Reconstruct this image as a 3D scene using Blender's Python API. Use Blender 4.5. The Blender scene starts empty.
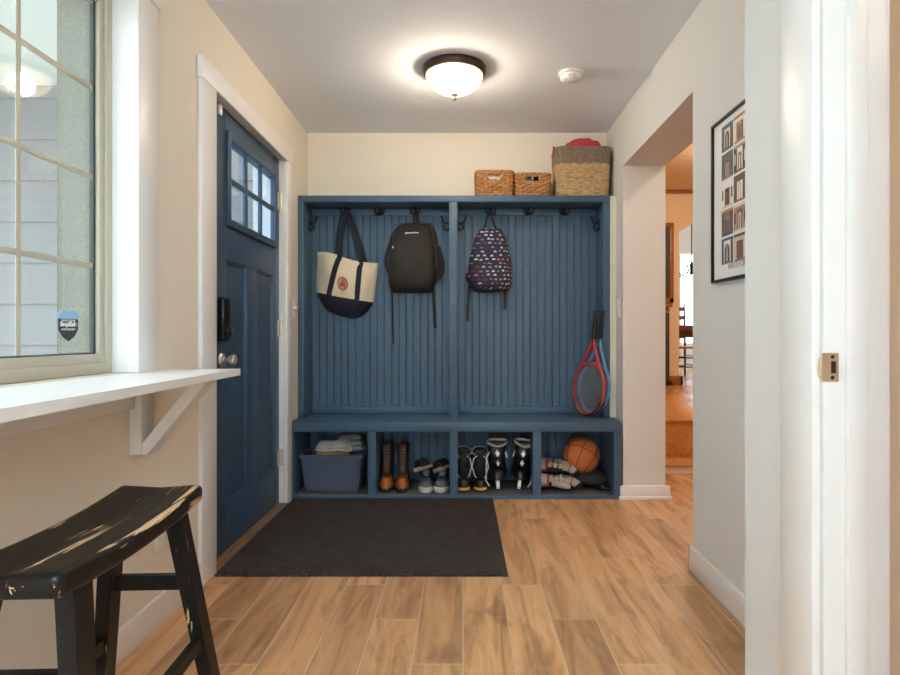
import bpy, bmesh, math, random
from mathutils import Vector, Matrix, noise
PI = math.pi
SC = bpy.context.scene
COL = SC.collection
rnd = random.Random(7)
F, CX, CY, H0 = 600.0, 463.0, 335.0, 1.02

def W(px, py, Y):
    """photo pixel at a known depth -> world point (used to measure sizes)"""
    return Vector(((px - CX) / F * Y, Y, H0 + (CY - py) / F * Y))

# ------------------------------------------------------------------ mesh builder
class MB:
    def __init__(s):
        s.bm = bmesh.new()

    def _face(s, vs, m):
        try:
            f = s.bm.faces.new(vs)
            f.material_index = m
            return f
        except ValueError:
            return None

    def box(s, x0, x1, y0, y1, z0, z1, m=0, bev=0.0, seg=2, xf=None):
        x0, x1 = min(x0, x1), max(x0, x1); y0, y1 = min(y0, y1), max(y0, y1); z0, z1 = min(z0, z1), max(z0, z1)
        vs = [s.bm.verts.new((x, y, z)) for z in (z0, z1) for y in (y0, y1) for x in (x0, x1)]
        fs = []
        for q in ((0, 2, 3, 1), (4, 5, 7, 6), (0, 1, 5, 4), (2, 6, 7, 3), (0, 4, 6, 2), (1, 3, 7, 5)):
            fs.append(s._face([vs[i] for i in q], m))
        allv = set(vs)
        if bev > 0:
            es = list({e for f in fs for e in f.edges})
            r = bmesh.ops.bevel(s.bm, geom=es, offset=bev, segments=seg, affect='EDGES', profile=0.5)
            for f in r['faces']:
                f.material_index = m
            allv = {v for v in vs if v.is_valid} | {v for f in r['faces'] for v in f.verts}
        if xf is not None:
            for v in allv:
                v.co = xf @ v.co
        return s

    def prism(s, poly, axis, a0, a1, m=0):
        """poly in the two other axes (order xyz minus axis), extruded along axis"""
        def mk(p, a):
            if axis == 'x': return (a, p[0], p[1])
            if axis == 'y': return (p[0], a, p[1])
            return (p[0], p[1], a)
        A = [s.bm.verts.new(mk(p, a0)) for p in poly]
        B = [s.bm.verts.new(mk(p, a1)) for p in poly]
        n = len(poly)
        s._face(A[::-1], m); s._face(B, m)
        for i in range(n):
            s._face([A[i], A[(i + 1) % n], B[(i + 1) % n], B[i]], m)
        return s

    def rings(s, rings, m=0, cap0=True, cap1=True, closed=False):
        R = [[s.bm.verts.new(p) for p in r] for r in rings]
        n = len(R[0]); k = len(R)
        for i in range(k if closed else k - 1):
            a, b = R[i], R[(i + 1) % k]
            for j in range(n):
                s._face([a[j], a[(j + 1) % n], b[(j + 1) % n], b[j]], m)
        if not closed:
            if cap0: s._face(R[0][::-1], m)
            if cap1: s._face(R[-1], m)
        return s

    def tube(s, path, r, n=8, m=0, closed=False, flat=1.0, up=None, cap=True):
        """sweep; r scalar or list; flat = second radius / first; up = fixed reference for the first radius direction"""
        P = [Vector(p) for p in path]
        k = len(P)
        rr = r if isinstance(r, (list, tuple)) else [r] * k
        T = []
        for i in range(k):
            a = P[(i - 1) % k] if (closed or i > 0) else P[i]
            b = P[(i + 1) % k] if (closed or i < k - 1) else P[i]
            t = (b - a)
            T.append(t.normalized() if t.length > 1e-9 else Vector((0, 0, 1)))
        ref = Vector(up) if up is not None else (Vector((0, 0, 1)) if abs(T[0].z) < 0.9 else Vector((1, 0, 0)))
        N = ref - T[0] * ref.dot(T[0]); N.normalize()
        rings = []
        for i in range(k):
            if up is not None:
                N2 = Vector(up) - T[i] * Vector(up).dot(T[i])
            else:
                N2 = N - T[i] * N.dot(T[i])
            if N2.length > 1e-6:
                N = N2.normalized()
            B = T[i].cross(N)
            rings.append([P[i] + N * (rr[i] * math.cos(2 * PI * j / n)) + B * (rr[i] * flat * math.sin(2 * PI * j / n)) for j in range(n)])
        return s.rings(rings, m, cap, cap, closed)

    def lathe(s, prof, c=(0, 0, 0), n=32, m=0, xf=None):
        c = Vector(c); X = xf or Matrix.Identity(3)
        rings = [[c + X @ Vector((max(r, 1e-4) * math.cos(2 * PI * j / n), max(r, 1e-4) * math.sin(2 * PI * j / n), z)) for j in range(n)] for r, z in prof]
        return s.rings(rings, m)

    def ell(s, c, rad, m=0, nu=20, nv=12, xf=None):
        c = Vector(c); X = xf or Matrix.Identity(3)
        rings = []
        for i in range(nv + 1):
            a = -PI / 2 + PI * i / nv
            cr = max(math.cos(a), 1e-3)
            rings.append([c + X @ Vector((rad[0] * cr * math.cos(2 * PI * j / nu), rad[1] * cr * math.sin(2 * PI * j / nu), rad[2] * math.sin(a))) for j in range(nu)])
        return s.rings(rings, m)

    def grid(s, fn, nu, nv, m=0):
        V = [[s.bm.verts.new(fn(i / nu, j / nv)) for i in range(nu + 1)] for j in range(nv + 1)]
        for j in range(nv):
            for i in range(nu):
                mm = m(i / nu, j / nv) if callable(m) else m
                s._face([V[j][i], V[j][i + 1], V[j + 1][i + 1], V[j + 1][i]], mm)
        return s

    def xf(s, M):
        for v in s.bm.verts:
            v.co = M @ v.co
        return s

    def build(s, name, mats, parent=None, loc=None, rotz=0.0, smooth=35, sub=0, weld=False):
        if weld:
            bmesh.ops.remove_doubles(s.bm, verts=s.bm.verts, dist=1e-5)
        bmesh.ops.recalc_face_normals(s.bm, faces=s.bm.faces)
        if loc is not None and parent is None and not getattr(s, 'local', False):
            M = Matrix.Translation(-Vector(loc))
            for v in s.bm.verts:
                v.co = M @ v.co
        me = bpy.data.meshes.new(name)
        s.bm.to_mesh(me); s.bm.free()
        if not isinstance(mats, (list, tuple)): mats = [mats]
        for x in mats: me.materials.append(x)
        if smooth:
            me.polygons.foreach_set('use_smooth', [True] * len(me.polygons))
            me.set_sharp_from_angle(angle=math.radians(smooth))
        o = bpy.data.objects.new(name, me)
        COL.objects.link(o)
        if parent is not None: o.parent = parent
        if loc is not None: o.location = loc
        o.rotation_euler.z = rotz
        if sub:
            md = o.modifiers.new('sub', 'SUBSURF'); md.levels = sub; md.render_levels = sub
        return o

def tag(o, label=None, cat=None, group=None, kind=None):
    if label: o['label'] = label
    if cat: o['category'] = cat
    if group: o['group'] = group
    if kind: o['kind'] = kind
    return o

def thing(name, label, cat, loc=(0, 0, 0), rotz=0.0, group=None, kind=None):
    o = bpy.data.objects.new(name, None)
    o.empty_display_size = 0.05
    COL.objects.link(o)
    o.location = loc; o.rotation_euler = (0, 0, rotz)
    return tag(o, label, cat, group, kind)

def copy_tree(o, parent=None):
    c = o.copy(); COL.objects.link(c)
    if parent is not None: c.parent = parent
    for ch in list(o.children):
        copy_tree(ch, c)
    return c

def struct(name, mb, mats, label, cat, **k):
    return tag(mb.build(name, mats, **k), label, cat, kind='structure')

def text_mb(txt, size, M, depth=0.0006, bold=0.0):
    cu = bpy.data.curves.new('t', 'FONT')
    cu.body = txt; cu.size = size; cu.extrude = depth; cu.align_x = 'CENTER'; cu.align_y = 'CENTER'; cu.offset = bold
    o = bpy.data.objects.new('t', cu); COL.objects.link(o)
    dg = bpy.context.evaluated_depsgraph_get(); dg.update()
    me = bpy.data.meshes.new_from_object(o.evaluated_get(dg))
    mb = MB(); mb.bm.from_mesh(me); mb.xf(M)
    bpy.data.objects.remove(o); bpy.data.curves.remove(cu); bpy.data.meshes.remove(me)
    return mb

# ------------------------------------------------------------------ materials
def srgb(r, g, b):
    f = lambda c: (c / 255 / 12.92) if c / 255 <= 0.04045 else ((c / 255 + 0.055) / 1.055) ** 2.4
    return (f(r), f(g), f(b), 1)

class NT:
    def __init__(s, mat):
        s.t = mat.node_tree; s.n = s.t.nodes
    def add(s, typ, **kw):
        nd = s.n.new(typ)
        for k, v in kw.items():
            setattr(nd, k, v)
        return nd
    def link(s, a, b):
        s.t.links.new(a, b)
    def math(s, op, a, b=None, c=None):
        nd = s.add('ShaderNodeMath', operation=op)
        for i, v in enumerate((a, b, c)):
            if v is None: continue
            if isinstance(v, (int, float)): nd.inputs[i].default_value = v
            else: s.link(v, nd.inputs[i])
        return nd.outputs[0]
    def mix(s, fac, a, b, mode='MIX'):
        nd = s.add('ShaderNodeMix', data_type='RGBA', blend_type=mode)
        for inp, v in ((nd.inputs[0], fac), (nd.inputs[6], a), (nd.inputs[7], b)):
            if isinstance(v, (int, float, tuple)): inp.default_value = v
            else: s.link(v, inp)
        return nd.outputs[2]
    def ramp(s, fac, stops):
        nd = s.add('ShaderNodeValToRGB')
        cr = nd.color_ramp
        while len(cr.elements) < len(stops): cr.elements.new(0.5)
        for e, (p, c) in zip(cr.elements, stops):
            e.position = p; e.color = c
        s.link(fac, nd.inputs[0])
        return nd.outputs[0]
    def coords(s, scale=(1, 1, 1), loc=(0, 0, 0), space='Object'):
        tc = s.add('ShaderNodeTexCoord'); mp = s.add('ShaderNodeMapping')
        mp.inputs['Scale'].default_value = scale; mp.inputs['Location'].default_value = loc
        s.link(tc.outputs[space], mp.inputs[0])
        return mp.outputs[0]
    def noise(s, vec, scale, detail=3, rough=0.5, dist=0.0):
        nd = s.add('ShaderNodeTexNoise')
        nd.inputs['Scale'].default_value = scale; nd.inputs['Detail'].default_value = detail
        nd.inputs['Roughness'].default_value = rough; nd.inputs['Distortion'].default_value = dist
        if vec is not None: s.link(vec, nd.inputs['Vector'])
        return nd.outputs['Fac']
    def bump(s, h, bsdf, strength=0.2, dist=0.002):
        nd = s.add('ShaderNodeBump'); nd.inputs['Strength'].default_value = strength; nd.inputs['Distance'].default_value = dist
        s.link(h, nd.inputs['Height']); s.link(nd.outputs[0], bsdf.inputs['Normal'])

def mat(name, col, rough=0.5, metal=0.0, var=0.0, vscale=8, bump=0.0, bscale=60, bdist=0.002, coat=0.0, spec=0.5, stretch=(1, 1, 1)):
    m = bpy.data.materials.new(name); m.use_nodes = True
    nt = NT(m); b = m.node_tree.nodes['Principled BSDF']
    if len(col) == 3: col = srgb(*col)
    b.inputs['Base Color'].default_value = col
    b.inputs['Roughness'].default_value = rough; b.inputs['Metallic'].default_value = metal
    b.inputs['Specular IOR Level'].default_value = spec
    if coat: b.inputs['Coat Weight'].default_value = coat; b.inputs['Coat Roughness'].default_value = 0.15
    v = nt.coords(stretch)
    if var:
        n = nt.noise(v, vscale, 4, 0.6)
        d = tuple(c * (1 - var) for c in col[:3]) + (1,); l = tuple(min(1, c * (1 + var)) for c in col[:3]) + (1,)
        nt.link(nt.ramp(n, [(0.3, d), (0.7, l)]), b.inputs['Base Color'])
    if bump:
        nt.bump(nt.noise(v, bscale, 3, 0.6), b, bump, bdist)
    return m

def emat(name, col, strength):
    m = bpy.data.materials.new(name); m.use_nodes = True
    b = m.node_tree.nodes['Principled BSDF']
    b.inputs['Base Color'].default_value = col
    b.inputs['Emission Color'].default_value = col
    b.inputs['Emission Strength'].default_value = strength
    b.inputs['Roughness'].default_value = 0.25
    return m

def glass_mat(name, tint=(0.95, 0.98, 0.97, 1), refl=1.0):
    m = bpy.data.materials.new(name); m.use_nodes = True
    nt = NT(m); n = nt.n; n.remove(n['Principled BSDF'])
    tr = nt.add('ShaderNodeBsdfTransparent'); tr.inputs[0].default_value = tint
    gl = nt.add('ShaderNodeBsdfGlossy'); gl.inputs['Roughness'].default_value = 0.0
    ge = nt.add('ShaderNodeNewGeometry'); dp = nt.add('ShaderNodeVectorMath', operation='DOT_PRODUCT')
    nt.link(ge.outputs['Incoming'], dp.inputs[0]); nt.link(ge.outputs['Normal'], dp.inputs[1])
    f = nt.math('POWER', nt.math('SUBTRACT', 1.0, nt.math('ABSOLUTE', dp.outputs['Value'])), 5.0)
    f = nt.math('MULTIPLY_ADD', f, 0.92, 0.045)
    mx = nt.add('ShaderNodeMixShader')
    nt.link(nt.math('MULTIPLY', f, refl), mx.inputs[0])
    nt.link(tr.outputs[0], mx.inputs[1]); nt.link(gl.outputs[0], mx.inputs[2])
    nt.link(mx.outputs[0], n['Material Output'].inputs[0])
    return m

def floor_tile_mat():
    m = bpy.data.materials.new('wood_look_tile'); m.use_nodes = True
    nt = NT(m); b = nt.n['Principled BSDF']
    tc = nt.add('ShaderNodeTexCoord'); sp = nt.add('ShaderNodeSeparateXYZ'); nt.link(tc.outputs['Object'], sp.inputs[0])
    x, y = sp.outputs[0], sp.outputs[1]
    u = nt.math('DIVIDE', x, 0.159); k = nt.math('FLOOR', u); fu = nt.math('SUBTRACT', u, k)
    off = nt.math('MULTIPLY', nt.math('ADD', k, 1.0), 0.295)
    v = nt.math('DIVIDE', nt.math('ADD', nt.math('SUBTRACT', y, 1.86), off), 1.18)
    r = nt.math('FLOOR', v); fv = nt.math('SUBTRACT', v, r)
    du = nt.math('MULTIPLY', nt.math('MINIMUM', fu, nt.math('SUBTRACT', 1.0, fu)), 0.159)
    dv = nt.math('MULTIPLY', nt.math('MINIMUM', fv, nt.math('SUBTRACT', 1.0, fv)), 1.18)
    d = nt.math('MINIMUM', du, dv)
    grout = nt.math('LESS_THAN', d, 0.0021)
    cb = nt.add('ShaderNodeCombineXYZ'); nt.link(k, cb.inputs[0]); nt.link(r, cb.inputs[1])
    wn = nt.add('ShaderNodeTexWhiteNoise', noise_dimensions='2D'); nt.link(cb.outputs[0], wn.inputs['Vector'])
    rv = wn.outputs['Value']
    cc = nt.add('ShaderNodeCombineXYZ')
    nt.link(nt.math('MULTIPLY', x, 9.0), cc.inputs[0])
    nt.link(nt.math('ADD', nt.math('MULTIPLY', y, 0.9), nt.math('MULTIPLY', rv, 37.0)), cc.inputs[1])
    nt.link(nt.math('MULTIPLY', rv, 91.0), cc.inputs[2])
    g1 = nt.noise(cc.outputs[0], 1.6, 5, 0.62, 1.2)
    c2 = nt.add('ShaderNodeCombineXYZ')
    nt.link(nt.math('MULTIPLY', x, 9.0), c2.inputs[0]); nt.link(nt.math('MULTIPLY', y, 3.2), c2.inputs[1]); nt.link(nt.math('MULTIPLY', rv, 53.0), c2.inputs[2])
    g2 = nt.noise(c2.outputs[0], 0.9, 3, 0.55, 0.8)
    base = nt.ramp(g1, [(0.25, srgb(146, 104, 68)), (0.5, srgb(208, 158, 110)), (0.75, srgb(228, 182, 136))])
    knots = nt.ramp(g2, [(0.24, (0.42, 0.36, 0.32, 1)), (0.44, (1, 1, 1, 1))])
    col = nt.mix(0.75, base, knots, 'MULTIPLY')
    tone = nt.ramp(rv, [(0.0, (0.74, 0.72, 0.70, 1)), (0.5, (0.96, 0.95, 0.94, 1)), (1.0, (1.16, 1.16, 1.15, 1))])
    col = nt.mix(1.0, col, tone, 'MULTIPLY')
    col = nt.mix(grout, col, srgb(206, 184, 156))
    nt.link(col, b.inputs['Base Color'])
    b.inputs['Roughness'].default_value = 0.42
    b.inputs['Specular IOR Level'].default_value = 0.4
    hgt = nt.math('MULTIPLY', nt.math('MINIMUM', d, 0.003), 300.0)
    nt.bump(nt.math('ADD', hgt, nt.math('MULTIPLY', g1, 0.25)), b, 0.35, 0.0012)
    return m

def wood_mat(name, dark, light, sc=(1, 1, 1), rough=0.4):
    m = bpy.data.materials.new(name); m.use_nodes = True
    nt = NT(m); b = nt.n['Principled BSDF']
    g = nt.noise(nt.coords(sc), 3.0, 5, 0.6, 1.5)
    nt.link(nt.ramp(g, [(0.3, srgb(*dark)), (0.7, srgb(*light))]), b.inputs['Base Color'])
    b.inputs['Roughness'].default_value = rough
    return m

def worn_black_mat(name, grain, thr, edge_x):
    """black paint rubbed through to the bare wood in streaks along the grain"""
    m = bpy.data.materials.new(name); m.use_nodes = True
    nt = NT(m); b = nt.n['Principled BSDF']
    a = nt.noise(nt.coords(grain), 1.0, 4, 0.62, 0.6)
    c = nt.noise(nt.coords((5, 2.0, 4), (3, 1, 0)), 1.6, 2, 0.5)
    s = nt.math('ADD', a, nt.math('MULTIPLY', nt.math('SUBTRACT', c, 0.5), 0.5))
    if edge_x:      # paint is rubbed off most along the long front edge
        tc = nt.add('ShaderNodeTexCoord'); sp = nt.add('ShaderNodeSeparateXYZ'); nt.link(tc.outputs['Object'], sp.inputs[0])
        d = nt.math('ABSOLUTE', nt.math('SUBTRACT', sp.outputs[0], edge_x + 0.004))
        d = nt.math('MAXIMUM', nt.math('SUBTRACT', 1.0, nt.math('DIVIDE', d, 0.012)), 0.0)
        s = nt.math('ADD', s, nt.math('MULTIPLY', d, 0.13))
    k = nt.ramp(s, [(thr, (0, 0, 0, 1)), (thr + 0.02, (1, 1, 1, 1))])
    nt.link(nt.mix(k, srgb(21, 19, 18), srgb(204, 170, 128)), b.inputs['Base Color'])
    nt.link(nt.ramp(k, [(0, (0.4, 0.4, 0.4, 1)), (1, (0.7, 0.7, 0.7, 1))]), b.inputs['Roughness'])
    b.inputs['Specular IOR Level'].default_value = 0.25
    nt.bump(nt.math('ADD', a, nt.math('MULTIPLY', k, -0.6)), b, 0.3, 0.001)
    return m

def mat_rug():
    m = bpy.data.materials.new('charcoal_mat'); m.use_nodes = True
    nt = NT(m); b = nt.n['Principled BSDF']
    v = nt.coords()
    n = nt.noise(v, 160, 4, 0.7); n2 = nt.noise(v, 9, 3, 0.6)
    col = nt.ramp(n, [(0.3, srgb(42, 38, 37)), (0.7, srgb(98, 89, 85))])
    nt.link(nt.mix(0.4, col, nt.ramp(n2, [(0.3, (0.6, 0.6, 0.6, 1)), (0.7, (1.1, 1.1, 1.1, 1))]), 'MULTIPLY'), b.inputs['Base Color'])
    b.inputs['Roughness'].default_value = 0.95; b.inputs['Specular IOR Level'].default_value = 0.1
    sp = nt.add('ShaderNodeSeparateXYZ'); nt.link(v, sp.inputs[0])
    # embossed square tiles whose ribs alternate in direction
    tu = nt.math('DIVIDE', sp.outputs[0], 0.2); tv = nt.math('DIVIDE', sp.outputs[1], 0.2)
    par = nt.math('MODULO', nt.math('ABSOLUTE', nt.math('ADD', nt.math('FLOOR', tu), nt.math('FLOOR', tv))), 2.0)
    ra = nt.math('SINE', nt.math('MULTIPLY', nt.math('ADD', sp.outputs[0], sp.outputs[1]), 2 * PI / 0.024))
    rb = nt.math('SINE', nt.math('MULTIPLY', nt.math('SUBTRACT', sp.outputs[0], sp.outputs[1]), 2 * PI / 0.024))
    rib = nt.math('ADD', nt.math('MULTIPLY', par, ra), nt.math('MULTIPLY', nt.math('SUBTRACT', 1.0, par), rb))
    nt.bump(nt.math('ADD', nt.math('MULTIPLY', rib, 0.7), n), b, 1.0, 0.005)
    return m

def pattern_mat():
    """navy cloth printed with rows of small coloured half-round motifs"""
    m = bpy.data.materials.new('navy_printed_cloth'); m.use_nodes = True
    nt = NT(m); b = nt.n['Principled BSDF']
    tc = nt.add('ShaderNodeTexCoord'); sp = nt.add('ShaderNodeSeparateXYZ'); nt.link(tc.outputs['Object'], sp.inputs[0])
    px = nt.math('ADD', nt.math('ADD', sp.outputs[0], nt.math('MULTIPLY', sp.outputs[1], 0.8)), 5.0); pz = nt.math('ADD', sp.outputs[2], 5.0)
    v = nt.math('DIVIDE', pz, 0.027); r = nt.math('FLOOR', v); fv = nt.math('SUBTRACT', v, r)
    u = nt.math('ADD', nt.math('DIVIDE', px, 0.036), nt.math('MULTIPLY', r, 0.37)); k = nt.math('FLOOR', u); fu = nt.math('SUBTRACT', u, k)
    cb = nt.add('ShaderNodeCombineXYZ'); nt.link(k, cb.inputs[0]); nt.link(r, cb.inputs[1])
    wn = nt.add('ShaderNodeTexWhiteNoise', noise_dimensions='2D'); nt.link(cb.outputs[0], wn.inputs['Vector'])
    sw = nt.add('ShaderNodeSeparateColor'); nt.link(wn.outputs['Color'], sw.inputs[0])
    ax = nt.math('DIVIDE', nt.math('SUBTRACT', fu, nt.math('ADD', 0.35, nt.math('MULTIPLY', sw.outputs[0], 0.3))), 0.30)
    az = nt.math('DIVIDE', nt.math('SUBTRACT', fv, nt.math('ADD', 0.18, nt.math('MULTIPLY', sw.outputs[1], 0.25))), 0.42)
    dd = nt.math('ADD', nt.math('MULTIPLY', ax, ax), nt.math('MULTIPLY', az, az))
    dome = nt.math('MULTIPLY', nt.math('LESS_THAN', dd, 1.0), nt.math('GREATER_THAN', az, 0.0))
    dome = nt.math('MULTIPLY', dome, nt.math('LESS_THAN', sw.outputs[2], 0.86))
    hue = nt.ramp(wn.outputs['Value'], [(0.0, srgb(188, 184, 186)), (0.36, srgb(190, 120, 112)), (0.50, srgb(116, 52, 62)), (0.66, srgb(92, 116, 140)), (0.80, srgb(170, 160, 104)), (0.88, srgb(210, 206, 204))])
    nt.n[-1].color_ramp.interpolation = 'CONSTANT'
    lower = nt.math('MULTIPLY', nt.math('LESS_THAN', nt.math('ABSOLUTE', ax), 0.8), nt.math('MULTIPLY', nt.math('LESS_THAN', az, 0.0), nt.math('GREATER_THAN', az, -0.35)))
    col = nt.mix(nt.math('MULTIPLY', lower, 0.75), srgb(38, 44, 64), srgb(84, 56, 72))
    nt.link(nt.mix(dome, col, hue), b.inputs['Base Color'])
    b.inputs['Roughness'].default_value = 0.8
    return m

M = {}
def setup_mats():
    M['wall'] = mat('beige_wall_paint', (226, 217, 201), 0.85, bump=0.08, bscale=180, bdist=0.0006)
    M['wallr'] = mat('daylit_wall_paint', (220, 218, 214), 0.85, bump=0.08, bscale=180, bdist=0.0006)  # right wall: the beige paint with cool daylight put into its colour
    M['peach'] = mat('peach_wall_paint', (228, 204, 174), 0.85)
    M['ceil'] = mat('ceiling_paint', (234, 238, 246), 0.9, bump=0.1, bscale=120, bdist=0.0008)
    M['trim'] = mat('white_gloss_trim', (235, 233, 229), 0.35)
    M['vinyl'] = mat('tan_window_vinyl', (186, 178, 158), 0.4)
    M['blue'] = mat('blue_cabinet_paint', (70, 95, 116), 0.42, var=0.04, vscale=3, spec=0.35)
    M['doorblue'] = mat('blue_door_paint', (52, 76, 100), 0.42, bump=0.06, bscale=90)
    M['tile'] = floor_tile_mat()
    M['rug'] = mat_rug()
    M['liner'] = mat('grey_carpet_liner', (84, 80, 78), 0.95, var=0.2, vscale=60, bump=0.6, bscale=220)
    M['bronze'] = mat('oiled_bronze', (74, 58, 48), 0.38, 0.75)
    M['blackmetal'] = mat('black_iron', (24, 23, 24), 0.4, 0.6)
    M['nickel'] = mat('satin_nickel', (226, 220, 210), 0.38, 0.85)
    M['brass'] = mat('antique_brass', (206, 180, 148), 0.5, 0.8)
    M['steel'] = mat('steel', (205, 208, 212), 0.2, 1.0)
    M['plastic'] = mat('black_plastic', (18, 18, 19), 0.3)
    M['white'] = mat('white_plastic', (236, 234, 230), 0.4)
    M['glass'] = glass_mat('window_glass')
    M['doorglass'] = glass_mat('door_glass', (0.86, 0.93, 0.98, 1))
    M['worn'] = worn_black_mat('worn_black_seat', (85, 3.4, 30), 0.622, 0.090)
    M['wornleg'] = worn_black_mat('worn_black_legs', (60, 60, 3.0), 0.722, None)
    M['canvas'] = mat('natural_canvas', (222, 208, 180), 0.9, var=0.07, vscale=14, bump=0.35, bscale=30, bdist=0.008)
    M['navy'] = mat('navy_canvas', (26, 30, 44), 0.85, var=0.15, bump=0.4, bscale=26, bdist=0.006)
    M['redink'] = mat('rust_red_ink', (188, 92, 62), 0.8)
    M['blackcloth'] = mat('black_nylon', (44, 38, 32), 0.75, var=0.12, vscale=6, bump=0.3, bscale=22, bdist=0.008)
    M['strap'] = mat('black_webbing', (24, 22, 22), 0.8)
    M['print'] = pattern_mat()
    M['wicker'] = mat('honey_wicker', (176, 124, 72), 0.6, var=0.3, vscale=40)
    M['seagrass'] = mat('seagrass_weave', (190, 160, 116), 0.8, var=0.25, vscale=35)
    M['greyrush'] = mat('grey_rush_weave', (134, 116, 100), 0.8, var=0.3, vscale=60)
    M['redcloth'] = mat('red_cloth', (178, 58, 62), 0.9, bump=0.5, bscale=30, bdist=0.006)
    M['orangecloth'] = mat('orange_cloth', (206, 88, 60), 0.9)
    M['bin'] = mat('slate_fabric', (82, 89, 106), 0.9, bump=0.25, bscale=140)
    M['towel'] = mat('white_towel', (222, 214, 202), 0.95, var=0.12, vscale=24, bump=0.6, bscale=70, bdist=0.004)
    M['greytowel'] = mat('grey_towel', (140, 136, 134), 0.95, var=0.2, vscale=40, bump=0.6, bscale=70, bdist=0.004)
    M['tancloth'] = mat('tan_cloth', (200, 160, 104), 0.95, bump=0.5, bscale=50, bdist=0.004)
    M['leather'] = mat('brown_leather', (150, 82, 36), 0.38, var=0.35, vscale=22, bump=0.2, bscale=60)
    M['darkleather'] = mat('dark_brown_leather', (52, 34, 26), 0.5, var=0.25, vscale=20)
    M['sole'] = mat('black_rubber', (24, 22, 22), 0.7)
    M['lace'] = mat('brown_lace', (120, 84, 58), 0.8)
    M['whitelace'] = mat('white_lace', (225, 224, 220), 0.8)
    M['greymesh'] = mat('grey_mesh', (98, 100, 106), 0.8, var=0.2, vscale=60)
    M['whitesole'] = mat('offwhite_rubber', (206, 198, 182), 0.6)
    M['tansole'] = mat('tan_rubber', (176, 146, 116), 0.7)
    M['blacksyn'] = mat('black_synthetic', (24, 23, 24), 0.35, coat=0.3)
    M['gum'] = mat('yellow_gum', (214, 162, 76), 0.55)
    M['liner2'] = mat('pale_skate_lining', (176, 160, 156), 0.8)
    M['silver'] = mat('silver_panel', (196, 198, 204), 0.3, 0.5)
    M['ball'] = mat('basketball_rubber', (208, 112, 52), 0.6, bump=0.5, bscale=420, bdist=0.001)
    M['glovegrey'] = mat('grey_glove_hide', (166, 154, 142), 0.7, var=0.12, vscale=30)
    M['glovered'] = mat('red_glove_hide', (176, 46, 50), 0.6)
    M['gearbag'] = mat('charcoal_gear_cloth', (52, 50, 50), 0.85, var=0.2, vscale=40, bump=0.5, bscale=40, bdist=0.006)
    M['racketred'] = mat('red_racket_frame', (176, 50, 46), 0.3, coat=0.4)
    M['racketblue'] = mat('blue_racket_frame', (96, 150, 190), 0.3, coat=0.4)
    M['string'] = mat('racket_string', (150, 150, 152), 0.5)
    M['grip'] = mat('black_grip_tape', (26, 25, 26), 0.7, bump=0.4, bscale=120)
    M['frameblack'] = mat('black_picture_frame', (18, 18, 19), 0.35)
    M['paper'] = mat('white_paper', (232, 232, 230), 0.6)
    M['ink'] = mat('grey_ink', (128, 132, 146), 0.7)
    M['oak'] = wood_mat('honey_oak', (176, 118, 62), (214, 158, 96), (14, 1.5, 14))
    M['oakfloor'] = wood_mat('honey_oak_floor', (186, 126, 68), (226, 170, 106), (14, 1.2, 14), 0.22)
    M['oaktrim'] = wood_mat('brown_oak_trim', (122, 74, 34), (168, 108, 56), (2, 14, 14))
    M['darkwood'] = wood_mat('dark_walnut', (74, 40, 24), (120, 70, 42), (14, 14, 2))
    M['thresh'] = wood_mat('weathered_threshold', (96, 66, 40), (150, 112, 74), (14, 1.5, 14), 0.6)
    M['slate'] = mat('dark_slate_board', (66, 62, 60), 0.6, var=0.15)
    M['siding'] = mat('grey_shake_siding', (146, 144, 142), 0.9, var=0.07, vscale=30, bump=0.3, bscale=40, stretch=(8, 8, 1))
    M['extrim'] = mat('pale_exterior_trim', (222, 226, 220), 0.8)
    M['sashshade'] = mat('dark_sash_shade', (62, 68, 66), 0.6)
    M['stucco'] = mat('grey_green_stucco', (116, 114, 102), 0.95, var=0.22, vscale=90, bump=0.6, bscale=120)
    M['grassy'] = mat('outside_paving', (205, 203, 198), 0.95, var=0.15)
    M['curtain'] = mat('white_curtain', (238, 238, 236), 0.9)
    M['bowl'] = emat('lit_alabaster_glass', (1.0, 0.95, 0.88, 1), LAMP)
    M['bulb'] = emat('lit_bulb', (1.0, 0.85, 0.62, 1), 30)
    M['decalblue'] = mat('pale_blue_vinyl', (128, 178, 216), 0.5)
    M['decalnavy'] = mat('dark_navy_vinyl', (28, 34, 46), 0.5)

LAMP = 1.6
XL, XR, YB, HC = -1.075, 0.996, 4.15, 2.417   # wall planes and ceiling
YR = -2.3                                      # wall behind the camera
XN = 0.716                                     # near right wall plane
setup_mats()

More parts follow.
